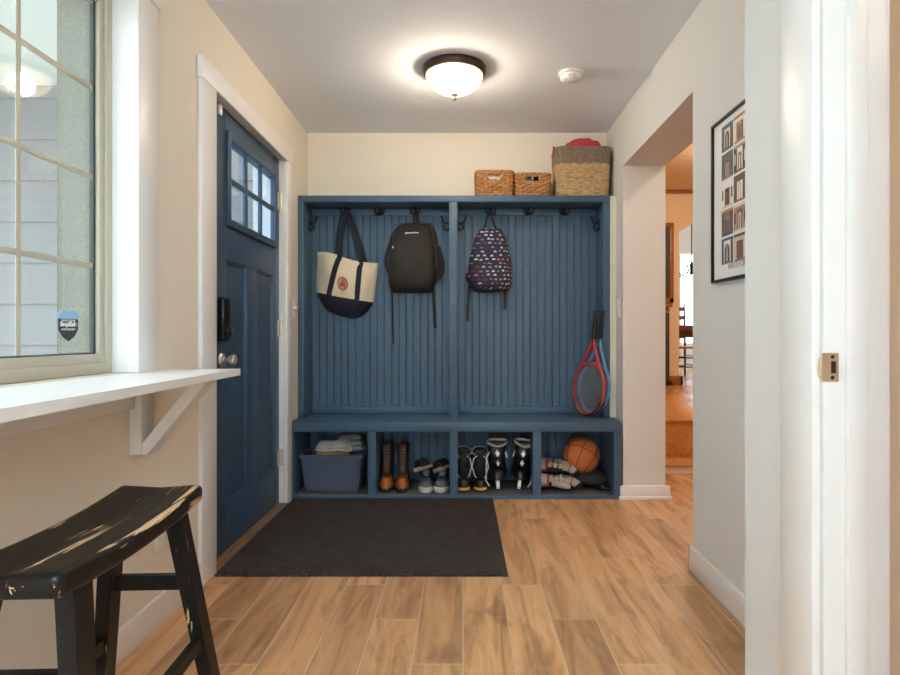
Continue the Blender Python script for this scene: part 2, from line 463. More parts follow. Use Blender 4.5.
# ================================================================== SETTING
def build_shell():
    m = MB(); m.box(-1.30, 4.6, YR - 0.1, 4.43, -0.12, 0.0)
    struct('floor', m, M['tile'], 'wood-look plank tile floor with pale grout lines', 'floor')
    m = MB(); m.box(-1.30, 1.26, YR - 0.1, YB + 0.15, HC, HC + 0.12)
    struct('ceiling', m, M['ceil'], 'flat pale grey painted ceiling', 'ceiling')
    # left wall, with the window and the door cut out
    m = MB()
    x0, x1 = XL - 0.19, XL
    m.box(x0, x1, YR, WY0, 0, HC)
    m.box(x0, x1, WY0, WY1, 0, WZ0 - 0.002); m.box(x0, x1, WY0, WY1, WZ1, HC)
    m.box(x0, x1, WY1, DY0, 0, HC)
    m.box(x0, x1, DY0, DY1, DZ, HC)
    m.box(x0, x1, DY1, YB + 0.15, 0, HC)
    struct('wall_left', m, M['wall'], 'beige wall with the window and the blue door', 'wall')
    m = MB(); m.box(XL, 4.6 * 0 + 1.26, YB, YB + 0.15, 0, HC)
    struct('wall_back', m, M['wall'], 'cream wall behind and above the blue locker', 'wall')
    # right wall with cased-less opening into the hall
    m = MB()
    m.box(XR, 1.26, 3.735, YB, 0, HC); m.box(XR, 1.26, 2.60, 3.735, 2.075, HC); m.box(XR, 1.26, 1.523, 2.60, 0, HC)
    struct('wall_right', m, M['wallr'], 'pale wall with the open passage to the hall', 'wall')
    # wall stub with the near doorway
    m = MB()
    m.box(XN, 0.842, 1.197, 1.523, 0, HC); m.box(0.842, 2.4, 1.42, 1.523, 0, HC)
    m.box(XN, 0.842, 0.36, 1.197, 2.06, HC); m.box(XN, 0.842, YR, 0.36, 0, HC)
    struct('wall_front', m, M['wallr'], 'white-painted wall stub holding the nearest doorway', 'wall')
    m = MB()
    m.box(0.842, 2.5, -0.7, -0.6, 0, HC); m.box(2.4, 2.5, -0.6, 1.523, 0, HC)
    struct('wall_side_room', m, M['peach'], 'peach-beige wall of the side room through the nearest doorway', 'wall')
    m = MB(); m.box(0.845, 2.395, 1.412, 1.4195, 0, HC - 0.01)
    struct('wall_side_room_lining', m, M['peach'], 'peach-beige wall edge seen past the doorway with the strike plate', 'wall')
    m = MB(); m.box(1.2605, 2.5, -0.7, 1.523, HC, HC + 0.1); m.box(0.842, 1.2595, -0.7, 1.523, HC - 0.004, HC - 0.0005)
    struct('ceiling_side_room', m, M['ceil'], 'ceiling of the side room', 'ceiling')
    # wall behind the viewer, with a patio window added for fill daylight
    m = MB()
    m.box(XL, -0.95, YR - 0.12, YR, 0, HC); m.box(0.0, XN, YR - 0.12, YR, 0, HC); m.box(-0.95, 0.0, YR - 0.12, YR, 2.15, HC); m.box(-0.95, 0.0, YR - 0.12, YR, 0, 0.12)
    struct('wall_rear', m, M['wall'], 'beige wall behind the viewer with an added patio window', 'wall')
    r = thing('fill_window', 'added white framed patio window behind the viewer, for fill daylight', 'window', (-0.475, YR - 0.06, 0.12), kind='structure')
    f = MB()
    for x in (-0.475, -0.03, 0.415): f.box(x, x + 0.06, -0.03, 0.03, 0, 2.03)
    f.box(-0.475, 0.475, -0.03, 0.03, 0, 0.07); f.box(-0.475, 0.475, -0.03, 0.03, 1.96, 2.03)
    f.build('frame', M['trim'], r)
    MB().box(-0.475, 0.475, -0.004, 0.004, 0.03, 2.0).build('pane', M['glass'], r)
    # baseboards
    def bb(m, x0, x1, y0, y1, h=0.105):
        m.box(x0, x1, y0, y1, 0, h, bev=0.004)
    m = MB(); bb(m, XL, XL + 0.015, YR, CY0 - 0.001)
    struct('baseboard_left', m, M['trim'], 'white baseboard under the shelf', 'baseboard')
    m = MB(); bb(m, XR - 0.015, XR, 1.523, 2.615); bb(m, XR - 0.015, 1.26, 2.60, 2.615)
    struct('baseboard_right', m, M['trim'], 'white baseboard below the framed poster', 'baseboard')
    m = MB(); m.box(XR - 0.022, 1.285, 3.713, 3.735, 0, 0.085, bev=0.004); m.box(XR - 0.03, 1.293, 3.705, 3.735, 0, 0.022, bev=0.006)
    m.box(XR - 0.022, XR, 3.735, 3.742, 0, 0.085)
    struct('baseboard_far', m, M['trim'], 'white baseboard at the foot of the far passage jamb', 'baseboard')
    # near doorway trim: casing, jamb, stop
    m = MB()
    m.box(0.698, XN, 1.20, 1.321, 0, 2.16, bev=0.003); m.box(0.698, XN, 0.24, 0.357, 0, 2.16, bev=0.003); m.box(0.698, XN, 0.357, 1.20, 2.062, 2.16, bev=0.003)
    m.box(XN, 0.842, 1.190, 1.197, 0, 2.06, bev=0.0015)
    m.box(0.757, 0.796, 1.178, 1.190, 0, 2.05, bev=0.003)
    m.box(0.842, 0.852, 1.196, 1.29, 0, 2.13, bev=0.003)
    m.box(XN, 0.842, 0.36, 0.367, 0, 2.06); m.box(XN, 0.842, 0.367, 1.19, 2.053, 2.06)
    struct('trim_1', m, M['trim'], 'white casing and jamb of the nearest doorway', 'trim')

WY0, WY1, WZ0, WZ1 = 0.75, 1.985, 0.897, 2.15
DY0, DY1, DZ = 2.572, 3.612, 2.075
CY0, CY1 = 2.432, 3.709

def build_window():
    r = thing('window_1', 'tan vinyl grid window above the white shelf', 'window', (-1.165, WY0, WZ0), kind='structure')
    Lw, Hw = WY1 - WY0, WZ1 - WZ0
    f = MB()      # fixed frame, stepped
    def ring(m, y0, y1, z0, z1, t, xa, xb, bev=0.002):
        m.box(xa, xb, y0, y0 + t, z0, z1, bev=bev); m.box(xa, xb, y1 - t, y1, z0, z1, bev=bev)
        m.box(xa, xb, y0 + t, y1 - t, z0, z0 + t, bev=bev); m.box(xa, xb, y0 + t, y1 - t, z1 - t, z1, bev=bev)
    ring(f, 0, Lw, 0, Hw, 0.035, -0.026, 0.008)
    ring(f, 0.033, Lw - 0.033, 0.033, Hw - 0.033, 0.03, -0.026, 0.0)
    f.build('frame', M['vinyl'], r)
    f = MB(); ring(f, 0.062, Lw - 0.062, 0.056, Hw - 0.056, 0.012, -0.026, -0.012); f.build('sash_shade_ring', M['sashshade'], r)  # dark ring: the sash's shadow put into the colour
    g = MB()      # muntin grid set in the glass
    for k in range(3):
        y = 1.593 - WY0 - 0.295 * k
        g.box(-0.018, -0.0145, y - 0.009, y + 0.009, 0.06, Hw - 0.06, bev=0.002)
    for z in (1.24, 1.523, 1.805, 2.085):
        g.box(-0.018, -0.0146, 0.06, Lw - 0.06, z - WZ0 - 0.009, z - WZ0 + 0.009, bev=0.002)
    g.build('muntin_grid', M['vinyl'], r)
    MB().box(-0.024, -0.018, 0.062, Lw - 0.062, 0.056, Hw - 0.056).build('pane', M['glass'], r)
    # alarm decal stuck inside the lower corner of the pane
    d = MB(); c = (1.797 - WY0, 1.048 - WZ0)
    w = 0.045
    d.prism([(c[0] - w, c[1] + 0.020), (c[0] + w, c[1] + 0.020), (c[0] + w, c[1] + 0.035), (c[0] + w * 0.7, c[1] + 0.043), (c[0] - w * 0.7, c[1] + 0.043), (c[0] - w, c[1] + 0.035)], 'x', -0.0175, -0.0165, 0)
    d.prism([(c[0] - w, c[1] + 0.020), (c[0] - w, c[1] - 0.012), (c[0] - w * 0.6, c[1] - 0.033), (c[0], c[1] - 0.047), (c[0] + w * 0.6, c[1] - 0.033), (c[0] + w, c[1] - 0.012), (c[0] + w, c[1] + 0.020)], 'x', -0.0175, -0.0165, 1)
    dec = d.build('decal', [M['decalblue'], M['decalnavy']], r); dec['label'] = 'navy shield-shaped alarm decal with pale blue top'
    # lettering reads from inside, facing +x; its baseline runs along -y... viewed from +x, right is -y? (right hand = +y)
    R = Matrix(((0, 0, 1), (1, 0, 0), (0, 1, 0))).to_4x4()
    t = text_mb('SimpliSafe', 0.019, Matrix.Translation((-0.0163, c[0], c[1] + 0.004)) @ R, 0.0003, 0.0006)
    t2 = text_mb('PROTECTED BY', 0.009, Matrix.Translation((-0.0163, c[0], c[1] + 0.0145)) @ R, 0.0003)
    t3 = text_mb('HOME SECURITY', 0.0085, Matrix.Translation((-0.0163, c[0], c[1] - 0.0115)) @ R, 0.0003)
    for q in (t2, t3):
        me = bpy.data.meshes.new('q'); q.bm.to_mesh(me); t.bm.from_mesh(me); q.bm.free(); bpy.data.meshes.remove(me)
    lo = t.build('lettering', M['paper'], dec, smooth=0)
    # casing and jamb liner
    m = MB()
    m.box(-1.157, XL, WY1, WY1 + 0.02, WZ0, WZ1, bev=0.001) if False else None
    m.box(XL, XL + 0.018, 1.955, 2.082, WZ0, WZ1, bev=0.003); m.box(XL, XL + 0.018, 0.62, WY0, WZ0, WZ1, bev=0.003)
    m.box(XL, XL + 0.022, 0.61, 2.094, WZ1, WZ1 + 0.12, bev=0.003)
    m.box(-1.163, XL + 0.002, WY1 - 0.006, WY1, WZ0, WZ1); m.box(-1.163, XL + 0.002, WY0, WY0 + 0.006, WZ0, WZ1); m.box(-1.163, XL + 0.002, WY0, WY1, WZ1 - 0.006, WZ1)
    struct('trim_2', m, M['trim'], 'white casing around the grid window', 'trim')
    # outside: deep stuccoed reveal, shake-sided wall beyond
    m = MB(); m.box(-1.316, -1.266, WY1 - 0.04, 2.3, 0.5, 2.5)
    m.box(-1.266, -1.193, WY1 - 0.04, WY1 - 0.001, WZ0, WZ1)
    struct('exterior_reveal', m, M['stucco'], 'grey-green stucco return just outside the window', 'wall')
    m = MB()
    for k in range(9):
        z = 0.3145 * k
        m.prism([(4.585, z), (4.60, z + 0.3145), (4.7, z + 0.3145), (4.7, z)], 'x', -6.0, -1.45)
    m.box(-6.0, -1.45, 4.59, 4.7, 2.8305, 2.93)
    struct('exterior_wall', m, M['siding'], 'grey shake-sided outside wall seen through the window', 'wall')
    m = MB(); m.box(-4.6, -1.27, 2.2, 4.9, 2.93, 3.08); m.box(-4.6, -4.5, 2.2, 4.9, 2.75, 2.93); m.box(-4.5, -1.27, 2.2, 2.3, 2.75, 2.93)
    struct('porch_roof', m, M['extrim'], 'pale boarded porch roof outside the blue door', 'roof')
    m = MB(); m.box(-4.55, -4.45, 2.25, 2.35, -0.15, 2.75)
    tag(m.build('porch_post', M['extrim'], loc=(-4.5, 2.3, -0.15)), 'pale square post holding up the porch roof corner', 'post')
    m = MB(); m.box(-14, 14, -14, 16, -0.35, -0.15)
    struct('ground_outside', m, M['grassy'], 'paved ground outside', 'ground')

def build_door():
    """blue craftsman entry door, six lites over two tall recessed panels"""
    r = thing('door_1', 'blue entry door with six small panes over two panels', 'door', (-1.105, 2.585, 0.03), kind='structure')
    Y = lambda y: y - 2.585
    Z = lambda z: z - 0.03
    y1 = 3.603
    m = MB()
    def bx(a, b, c, d, x0=-0.045, x1=0.0, bev=0.0015): m.box(x0, x1, Y(a), Y(b), Z(c), Z(d), bev=bev)
    bx(2.585, 2.80, 0.014, 2.07); bx(3.495, y1, 0.014, 1.56); bx(3.495, y1, 1.945, 2.07); bx(3.495, y1, 1.559, 1.946, -0.016, 0.0, 0); bx(3.585, y1, 1.559, 1.946, -0.045, -0.015, 0)
    bx(2.80, 3.495, 0.014, 0.23); bx(2.80, 3.495, 1.37, 1.56); bx(2.80, 3.495, 1.945, 2.07)
    bx(3.065, 3.22, 0.23, 1.37)
    for a, b in ((2.80, 3.065), (3.22, 3.495)):
        bx(a - .002, b + .002, 0.228, 1.372, -0.036, -0.014, 0)
        i = 0.0
        # ovolo sticking round the panel
        for (p, q, c, d) in ((a, a + 0.012, 0.23, 1.37), (b - 0.012, b, 0.23, 1.37), (a, b, 0.23, 0.242), (a, b, 1.358, 1.37)):
            bx(p, q, c, d, -0.016, -0.005, 0.003)
    m.build('leaf', M['doorblue'], r)
    g = MB()
    for (a, b, c, d) in ((2.795, 2.832, 1.53, 1.975), (3.497, 3.534, 1.53, 1.975), (2.832, 3.497, 1.53, 1.567), (2.832, 3.497, 1.938, 1.975)):
        g.box(-0.001, 0.014, Y(a), Y(b), Z(c), Z(d), bev=0.004)
    g.build('window_frame', M['doorblue'], r)
    g = MB()
    for y in (3.0535, 3.2755): g.box(-0.012, 0.006, Y(y - 0.013), Y(y + 0.013), Z(1.56), Z(1.945), bev=0.003)
    g.box(-0.012, 0.0055, Y(2.832), Y(3.497), Z(1.740), Z(1.766), bev=0.003)
    g.build('muntin', M['doorblue'], r)
    MB().box(-0.016, -0.012, Y(2.80), Y(3.495), Z(1.555), Z(1.95)).build('pane', M['doorglass'], r)
    # keypad deadbolt
    k = MB(); k.box(0, 0.03, Y(2.70), Y(2.776), Z(0.993), Z(1.190), bev=0.008, seg=3)
    lk = k.build('keypad_lock', M['plastic'], r); lk['label'] = 'black keypad deadbolt'
    t = MB(); t.lathe([(0.001, 0), (0.017, 0), (0.017, 0.012), (0.001, 0.012)], (0, 0, 0), 20, xf=Matrix.Rotation(PI / 2, 3, 'Y'))
    t.box(0.010, 0.026, -0.006, 0.006, -0.02, 0.02, bev=0.003)
    t.xf(Matrix.Translation((0.029, Y(2.745), Z(1.035))))
    t.build('thumb_turn', M['plastic'], lk)
    c = MB(); c.box(0.03, 0.033, Y(2.708), Y(2.768), Z(1.075), Z(1.182), bev=0.002); c.build('cover', M['blackmetal'], lk)
    k = MB()
    k.lathe([(0.001, 0), (0.033, 0), (0.033, 0.004), (0.028, 0.010), (0.014, 0.013), (0.011, 0.024), (0.012, 0.032), (0.022, 0.040), (0.0265, 0.052), (0.024, 0.064), (0.012, 0.070), (0.001, 0.071)], (0, 0, 0), 28, xf=Matrix.Rotation(PI / 2, 3, 'Y'))
    k.xf(Matrix.Translation((0.0, Y(2.742), Z(0.905))))
    kn = k.build('doorknob', M['nickel'], r); kn['label'] = 'satin nickel doorknob'
    for z in (1.82, 1.06, 0.286):
        h = MB(); h.tube([(0.012, Y(3.609), Z(z - 0.05)), (0.012, Y(3.609), Z(z + 0.05))], 0.0075, 12)
        h.box(0.0, 0.004, Y(3.575), Y(3.607), Z(z - 0.05), Z(z + 0.05)); h.box(0.01, 0.026, Y(3.6095), Y(3.6115), Z(z - 0.05), Z(z + 0.05))
        h.build('hinge', M['nickel'], r)
    s = MB(); s.box(0.0, 0.014, Y(2.70), Y(2.725), Z(2.015), Z(2.062), bev=0.003); s.build('contact_sensor', M['white'], r)
    # casing + jamb
    m = MB(); xa, xb = XL, XL + 0.018
    m.box(xa, xb, CY0, DY0 + 0.006, 0, DZ + 0.01, bev=0.003); m.box(xa, xb, DY1 + 0.004, CY1, 0, DZ + 0.01, bev=0.003)
    m.box(xa, xb + 0.004, CY0 - 0.007, CY1 + 0.007, DZ - 0.008, 2.155, bev=0.003)
    m.box(-1.26, XL + 0.001, DY1 - 0.002, DY1 + 0.012, 0, DZ); m.box(-1.26, XL + 0.001, DY0 - 0.012, DY0 + 0.008, 0, DZ); m.box(-1.26, XL + 0.001, DY0, DY1, DZ - 0.004, DZ + 0.002)
    struct('trim_3', m, M['trim'], 'white casing around the blue entry door', 'trim')
    m = MB(); m.box(-1.262, -1.050, DY0 + 0.01, DY1 - 0.003, 0.0, 0.0125, bev=0.004)
    struct('trim_4', m, M['thresh'], 'brown wooden threshold under the blue door', 'threshold')

# ================================================================== HALL BEYOND
def build_hall():
    ZF = 0.342
    m = MB(); m.box(1.26, 5.2, 4.43, 4.84, -0.1, 0.063)
    m.box(1.26, 5.2, 4.40, 4.43, 0.052, 0.065)
    struct('hall_step_riser', MB().box(1.262, 5.2, 4.418, 4.43, 0, 0.052), M['trim'], 'white painted riser of the lowest hall step', 'step')
    struct('hall_step', m, M['oak'], 'honey oak lower step in the hall', 'step')
    m = MB(); m.box(1.26, 5.2, 4.84, 8.2, 0.063, ZF - 0.02); m.box(1.26, 5.2, 4.81, 8.2, ZF - 0.02, ZF, bev=0.004); m.box(1.26, 5.6, 8.2, 12.1, 0.1, ZF)
    struct('hall_floor', m, M['oakfloor'], 'raised honey oak floor of the hall', 'floor')
    m = MB()
    m.box(1.12, 1.26, YB + 0.15, 8.2, 0, 3.0)                 # left side of the hall
    m.box(1.26, 2.952, 8.2, 8.36, ZF, 3.0)
    m.prism([(2.952, 2.43), (3.9, 3.0), (2.952, 3.0)], 'y', 8.2, 8.36)
    m.box(4.6, 4.75, 1.53, 8.36, 0, 3.0)
    m.box(1.26, 4.75, 1.53, 1.6, 0, 3.0)
    m.box(1.262, 1.40, 1.6, 4.0, 2.2, 3.0) if False else None
    m.box(1.2, 1.262, 1.53, YB + 0.15, HC, 3.0)
    struct('wall_hall', m, M['peach'], 'peach hall wall with slanted opening to the dining room', 'wall')
    m = MB(); m.box(1.12, 4.75, 1.53, 8.36, 3.0, 3.1); m.box(2.0, 5.8, 8.36, 12.2, 3.5, 3.6)
    struct('ceiling_hall', m, M['peach'], 'peach ceiling of the hall', 'ceiling')
    m = MB(); m.box(1.262, 4.6, 8.17, 8.2, 2.95, 3.0, bev=0.004)
    struct('trim_5', m, M['oaktrim'], 'brown wooden crown strip at top of the hall wall', 'trim')
    m = MB(); m.box(2.78, 2.99, 8.15, 8.2, ZF, ZF + 0.12, bev=0.006); m.box(2.952, 2.99, 8.15, 8.38, ZF, ZF + 0.12, bev=0.006)
    struct('baseboard_hall', m, M['oaktrim'], 'brown wooden base block at the hall corner', 'baseboard')
    # dining room shell
    m = MB()
    m.box(2.0, 2.95, 12.0, 12.1, ZF, 3.5); m.box(5.0, 5.8, 12.0, 12.1, ZF, 3.5); m.box(2.95, 5.0, 12.0, 12.1, 2.7, 3.5); m.box(2.95, 5.0, 12.0, 12.1, ZF, 0.8)
    m.box(5.6, 5.7, 8.36, 12, ZF, 3.5); m.box(2.0, 2.1, 8.36, 12, ZF, 3.5)
    struct('wall_dining', m, M['paper'], 'white dining room wall with a bright window', 'wall')
    r = thing('window_3', 'bright dining room window beyond the hall', 'window', (3.975, 12.05, 0.8), kind='structure')
    f = MB()
    for x in (-1.02, -0.36, 0.30, 0.96): f.box(x, x + 0.06, -0.03, 0.03, 0, 1.9)
    f.box(-1.02, 1.02, -0.03, 0.03, 0, 0.06); f.box(-1.02, 1.02, -0.03, 0.03, 1.84, 1.9)
    f.build('frame', M['trim'], r); MB().box(-1.02, 1.02, -0.004, 0.004, 0, 1.9).build('pane', M['glass'], r)
    m = MB()
    def cur(u, v): return (-0.3 + 0.6 * u, 0.03 * math.sin(u * 2 * PI * 6), 2.1 * v)
    m.grid(cur, 72, 6); m.local = True
    c = m.build('curtain', M['curtain'], loc=(4.0, 11.85, 0.5)); tag(c, 'white curtain at the dining room window', 'curtain')
    md = c.modifiers.new('thick', 'SOLIDIFY'); md.thickness = 0.004
    # slate board over a dark stove front on the hall wall
    r = thing('chalkboard', 'dark slate board in brown wooden frame on the hall wall', 'board', (2.45, 8.2, 1.46))
    MB().box(-0.42, 0.37, -0.02, 0.0, 0.05, 1.05).build('panel', M['slate'], r)
    f = MB(); f.box(-0.45, 0.42, -0.035, 0.0, 1.03, 1.09, bev=0.005); f.box(0.365, 0.42, -0.035, 0, 0.0, 1.05, bev=0.005); f.box(-0.45, -0.40, -0.035, 0, 0.0, 1.05, bev=0.005); f.box(-0.45, 0.42, -0.035, 0, 0, 0.06, bev=0.005)
    f.build('frame', M['oaktrim'], r)
    r = thing('wall_ledge', 'brown wooden ledge below the slate board', 'ledge', (2.45, 8.2, 1.40))
    MB().box(-0.45, 0.38, -0.10, 0, 0.0, 0.035, bev=0.005).build('board', M['oaktrim'], r)
    MB().box(-0.45, 0.34, -0.06, 0, -0.05, 0.0, bev=0.005).build('molding', M['oaktrim'], r)
    r = thing('stove', 'black stove front against the hall wall below the ledge', 'stove', (2.40, 8.13, ZF))
    b = MB(); b.box(-0.42, 0.40, -0.0, 0.06, 0.05, 0.98, bev=0.01); b.build('body', M['slate'], r)
    b = MB(); b.box(-0.42, 0.42, -0.05, 0.06, 0.0, 0.05, bev=0.005); b.build('base', M['plastic'], r)
    b = MB(); b.box(-0.3, 0.3, -0.015, 0.0, 0.25, 0.8, bev=0.004); b.build('front_panel', M['plastic'], r)
    # dining table and ladder-back chair
    r = thing('dining_table', 'dark wooden dining table seen through the hall', 'table', (3.75, 9.3, ZF))
    MB().box(-0.75, 0.6, -0.5, 0.5, 0.72, 0.82, bev=0.01).build('tabletop', M['darkwood'], r)
    MB().box(-0.65, 0.5, -0.4, 0.4, 0.64, 0.72).build('apron', M['darkwood'], r)
    for x in (-0.58, 0.46):
        for y in (-0.35, 0.35):
            MB().lathe([(0.035, 0), (0.04, 0.1), (0.03, 0.2), (0.045, 0.5), (0.04, 0.68)], (x, y, 0), 14).build('leg', M['darkwood'], r)
    r = thing('ladder_back_chair', 'brown ladder-back chair at the dining table', 'chair', (3.60, 10.1, ZF))
    for x in (-0.21, 0.21):
        MB().tube([(x, 0.2, 0), (x, 0.2, 0.5), (x, 0.24, 1.22)], [0.018, 0.02, 0.014], 10).build('back_post', M['darkwood'], r)
        MB().tube([(x, -0.2, 0), (x, -0.2, 0.5)], 0.019, 10).build('leg', M['darkwood'], r)
    for z in (0.62, 0.78, 0.94, 1.09):
        MB().box(-0.2, 0.2, 0.205 + (z - .5) * .055, 0.22 + (z - .5) * .055, z, z + 0.07, bev=0.006).build('slat', M['darkwood'], r)
    MB().box(-0.24, 0.24, -0.23, 0.22, 0.45, 0.49, bev=0.012).build('seat', M['oak'], r)
    s = MB()
    for z in (0.15, 0.3):
        for y in (-0.2, 0.2): s.tube([(-0.21, y, z), (0.21, y, z)], 0.011, 8)
        for x in (-0.21, 0.21): s.tube([(x, -0.2, z + .03), (x, 0.2, z + .03)], 0.011, 8)
    s.build('stretcher', M['darkwood'], r)
    # chandelier
    r = thing('chandelier', 'dark iron candle chandelier with lit bulbs in the dining room', 'chandelier', (3.62, 9.5, 2.02))
    b = MB(); b.tube([(0, 0, 0.0), (0, 0, 1.48)], 0.008, 8); b.lathe([(0.001, -0.05), (0.03, -0.03), (0.02, 0.05), (0.035, 0.1), (0.01, 0.16)], (0, 0, 0), 16); b.build('stem', M['blackmetal'], r)
    for k in range(6):
        a = 2 * PI * k / 6 + 0.35
        ca, sa = math.cos(a), math.sin(a)
        m = MB()
        pts = []
        for i in range(13):
            t = i / 12
            rr = 0.03 + 0.3 * t; z = 0.05 - 0.16 * math.sin(PI * t * 0.8) + 0.16 * t * t
            pts.append((rr * ca, rr * sa, z))
        m.tube(pts, 0.007, 8); e = pts[-1]
        m.lathe([(0.001, 0), (0.03, 0.008), (0.032, 0.012), (0.012, 0.014), (0.012, 0.02)], e, 14)
        arm = m.build('arm', M['blackmetal'], r)
        MB().tube([(e[0], e[1], e[2] + 0.015), (e[0], e[1], e[2] + 0.09)], 0.011, 10).build('candle_sleeve', M['paper'], arm)
        MB().ell((e[0], e[1], e[2] + 0.115), (0.016, 0.016, 0.032), nu=12, nv=8).build('bulb', M['bulb'], arm)

# ================================================================== LOCKER + BENCH
BF, UF, BP = 3.72, 3.90, 4.12
def beadboard(m, x0, x1, z0, z1, y0=BP, y1=YB - 0.002):
    """tongue-and-groove sheet with a V groove every 50 mm; front face at y0"""
    n = max(1, round((x1 - x0) / 0.0495)); p = (x1 - x0) / n
    pts = [(x0, y1), (x0, y0)]
    for k in range(1, n):
        x = x0 + p * k
        pts += [(x - 0.0075, y0), (x - 0.006, y0 + 0.002), (x - 0.0045, y0 + 0.0005), (x - 0.003, y0), (x - 0.0005, y0 + 0.0005), (x + 0.001, y0 + 0.007), (x + 0.003, y0)]
    pts += [(x1, y0), (x1, y1)]
    A = [m.bm.verts.new((a, b, z0)) for a, b in pts]; B = [m.bm.verts.new((a, b, z1)) for a, b in pts]
    for i in range(len(pts)):
        j = (i + 1) % len(pts)
        m._face([A[i], A[j], B[j], B[i]], 0)

def rail_hook(parent, x, z, y):
    """double coat hook seen from the front: oval plate, two ball-tipped prongs sweeping out and up"""
    m = MB()
    m.ell((x, y - 0.003, z), (0.014, 0.006, 0.026), nu=16, nv=8)
    for s in (-1, 1):
        m.tube([(x + s * 0.004, y - 0.006, z - 0.008), (x + s * 0.012, y - 0.022, z - 0.020), (x + s * 0.022, y - 0.034, z - 0.018), (x + s * 0.031, y - 0.042, z - 0.002), (x + s * 0.034, y - 0.044, z + 0.010)], [0.0084, 0.0077, 0.007, 0.0063, 0.0056], 8)
        m.ell((x + s * 0.034, y - 0.044, z + 0.013), (0.0065, 0.0065, 0.0065), nu=10, nv=6)
    m.tube([(x, y - 0.006, z + 0.008), (x, y - 0.03, z + 0.012), (x, y - 0.042, z + 0.026)], [0.0084, 0.007, 0.0056], 8)
    m.ell((x, y - 0.043, z + 0.029), (0.0065, 0.0065, 0.0065), nu=10, nv=6)
    return m.build('coat_hook', M['blackmetal'], parent)

def side_hook(parent, x, y, z, s):
    """hat-and-coat hook on a side panel, seen in profile; s = direction it points along x"""
    m = MB()
    m.box(min(x, x + s * 0.004), max(x, x + s * 0.004), y - 0.012, y + 0.012, z - 0.05, z + 0.02, bev=0.0015)
    m.tube([(x + s * 0.003, y, z - 0.004), (x + s * 0.022, y, z - 0.010), (x + s * 0.042, y, z + 0.004), (x + s * 0.052, y, z + 0.034)], [0.0084, 0.0077, 0.007, 0.0063], 8)
    m.ell((x + s * 0.053, y, z + 0.037), (0.008, 0.008, 0.008), nu=10, nv=6)
    m.tube([(x + s * 0.003, y, z - 0.036), (x + s * 0.014, y, z - 0.056), (x + s * 0.030, y, z - 0.050), (x + s * 0.036, y, z - 0.030)], [0.0084, 0.0077, 0.007, 0.0063], 8)
    m.ell((x + s * 0.0365, y, z - 0.027), (0.008, 0.008, 0.008), nu=10, nv=6)
    return m.build('coat_hook', M['blackmetal'], parent)

def build_locker():
    c = M['blue']
    # bench with four cubbies
    x0, x1 = XL, 0.985
    r = thing('cubby_bench', 'blue built-in bench with four open shoe cubbies', 'bench', (0, BF, 0))
    o = lambda mb: mb.xf(Matrix.Translation((0, -BF, 0)))
    o(MB().box(x0, x1, BF - 0.006, YB - 0.002, 0.425, 0.481, bev=0.004)).build('seat', c, r)
    s = 600 / BF
    X = lambda px: (px - CX) / s
    st = [(x0, X(294)), (X(368), X(375.6)), (X(450), X(457.6)), (X(533), X(541)), (X(614), x1)]
    f = MB()
    for a, b in st: f.box(a, b, BF, BF + 0.019, 0.026, 0.418)
    f.box(x0, x1, BF, BF + 0.019, 0.0, 0.026); f.box(x0, x1, BF, BF + 0.019, 0.418, 0.428)
    o(f).build('face_frame', c, r)
    for i, (a, b) in enumerate(st):
        p = 'side_panel' if i in (0, 4) else 'divider'
        a2, b2 = a, b
        o(MB().box(a2 if i else x0, b2, BF + 0.02, BP, 0.0, 0.426)).build(p, c, r)
    for i in range(4):
        a, b = st[i][1], st[i + 1][0]
        m = MB(); beadboard(m, a, b, 0.02, 0.426); o(m).build('back_panel', c, r)
        o(MB().box(a, b, BF + 0.019, BP, 0.0, 0.022)).build('bottom', c, r)
        o(MB().box(a + 0.001, b - 0.001, BF + 0.022, BP - 0.001, 0.022, 0.028, bev=0.001)).build('carpet_liner', M['liner'], r)
    # tall open locker standing on it
    r = thing('coat_locker', 'tall blue beadboard coat locker with two open bays', 'locker', (0, UF, 0.481))
    o = lambda mb: mb.xf(Matrix.Translation((0, -UF, -0.481)))
    u = 600 / UF
    X = lambda px: (px - CX) / u
    lx0, lx1 = XL + 0.002, X(610)
    sx0, sx1 = X(304), X(603.5)
    d0, d1 = X(449), X(457.5)
    zt = 1.885; top = 1.927
    o(MB().box(lx0, lx1, UF - 0.002, YB - 0.002, zt, top, bev=0.003)).build('top', c, r)
    o(MB().box(lx0, sx0, UF, YB - 0.002, 0.481, zt, bev=0.0015)).build('side_panel', c, r)
    o(MB().box(sx1, lx1, UF, YB - 0.002, 0.481, zt, bev=0.0015)).build('side_panel', c, r)
    o(MB().box(d0, d1, UF, BP, 0.481, zt, bev=0.0015)).build('divider', c, r)
    for a, b in ((sx0, d0), (d1, sx1)):
        m = MB(); beadboard(m, a, b, 0.481, zt); o(m).build('back_panel', c, r)
        o(MB().box(a, b, BP - 0.018, BP - 0.0005, 1.840, zt - 0.001, bev=0.002)).build('hook_rail', c, r)
        o(MB().box(a, b, BP - 0.014, BP - 0.0005, 0.4815, 0.53, bev=0.003)).build('base_strip', c, r)
    yr = BP - 0.018 - UF
    k = 600 / (BP - 0.018)
    hooks = []
    for px in (346, 380, 415.5, 490.5, 528, 563.5):
        x = (px - CX) / k
        rail_hook(r, x, 1.860 - 0.481, yr); hooks.append(x)
    ys = 4.02 - UF
    for x, sg in ((sx0, 1), (d0, -1), (d1, 1), (sx1, -1)):
        side_hook(r, x, ys, 1.775 - 0.481, sg)
    m = MB(); m.box(lx1 + 0.0005, XR - 0.0005, UF + 0.004, UF + 0.016, 0.4815, top - 0.002)
    struct('trim_6', m, M['wall'], 'narrow beige filler strip between the blue locker and the wall', 'trim')
    return hooks

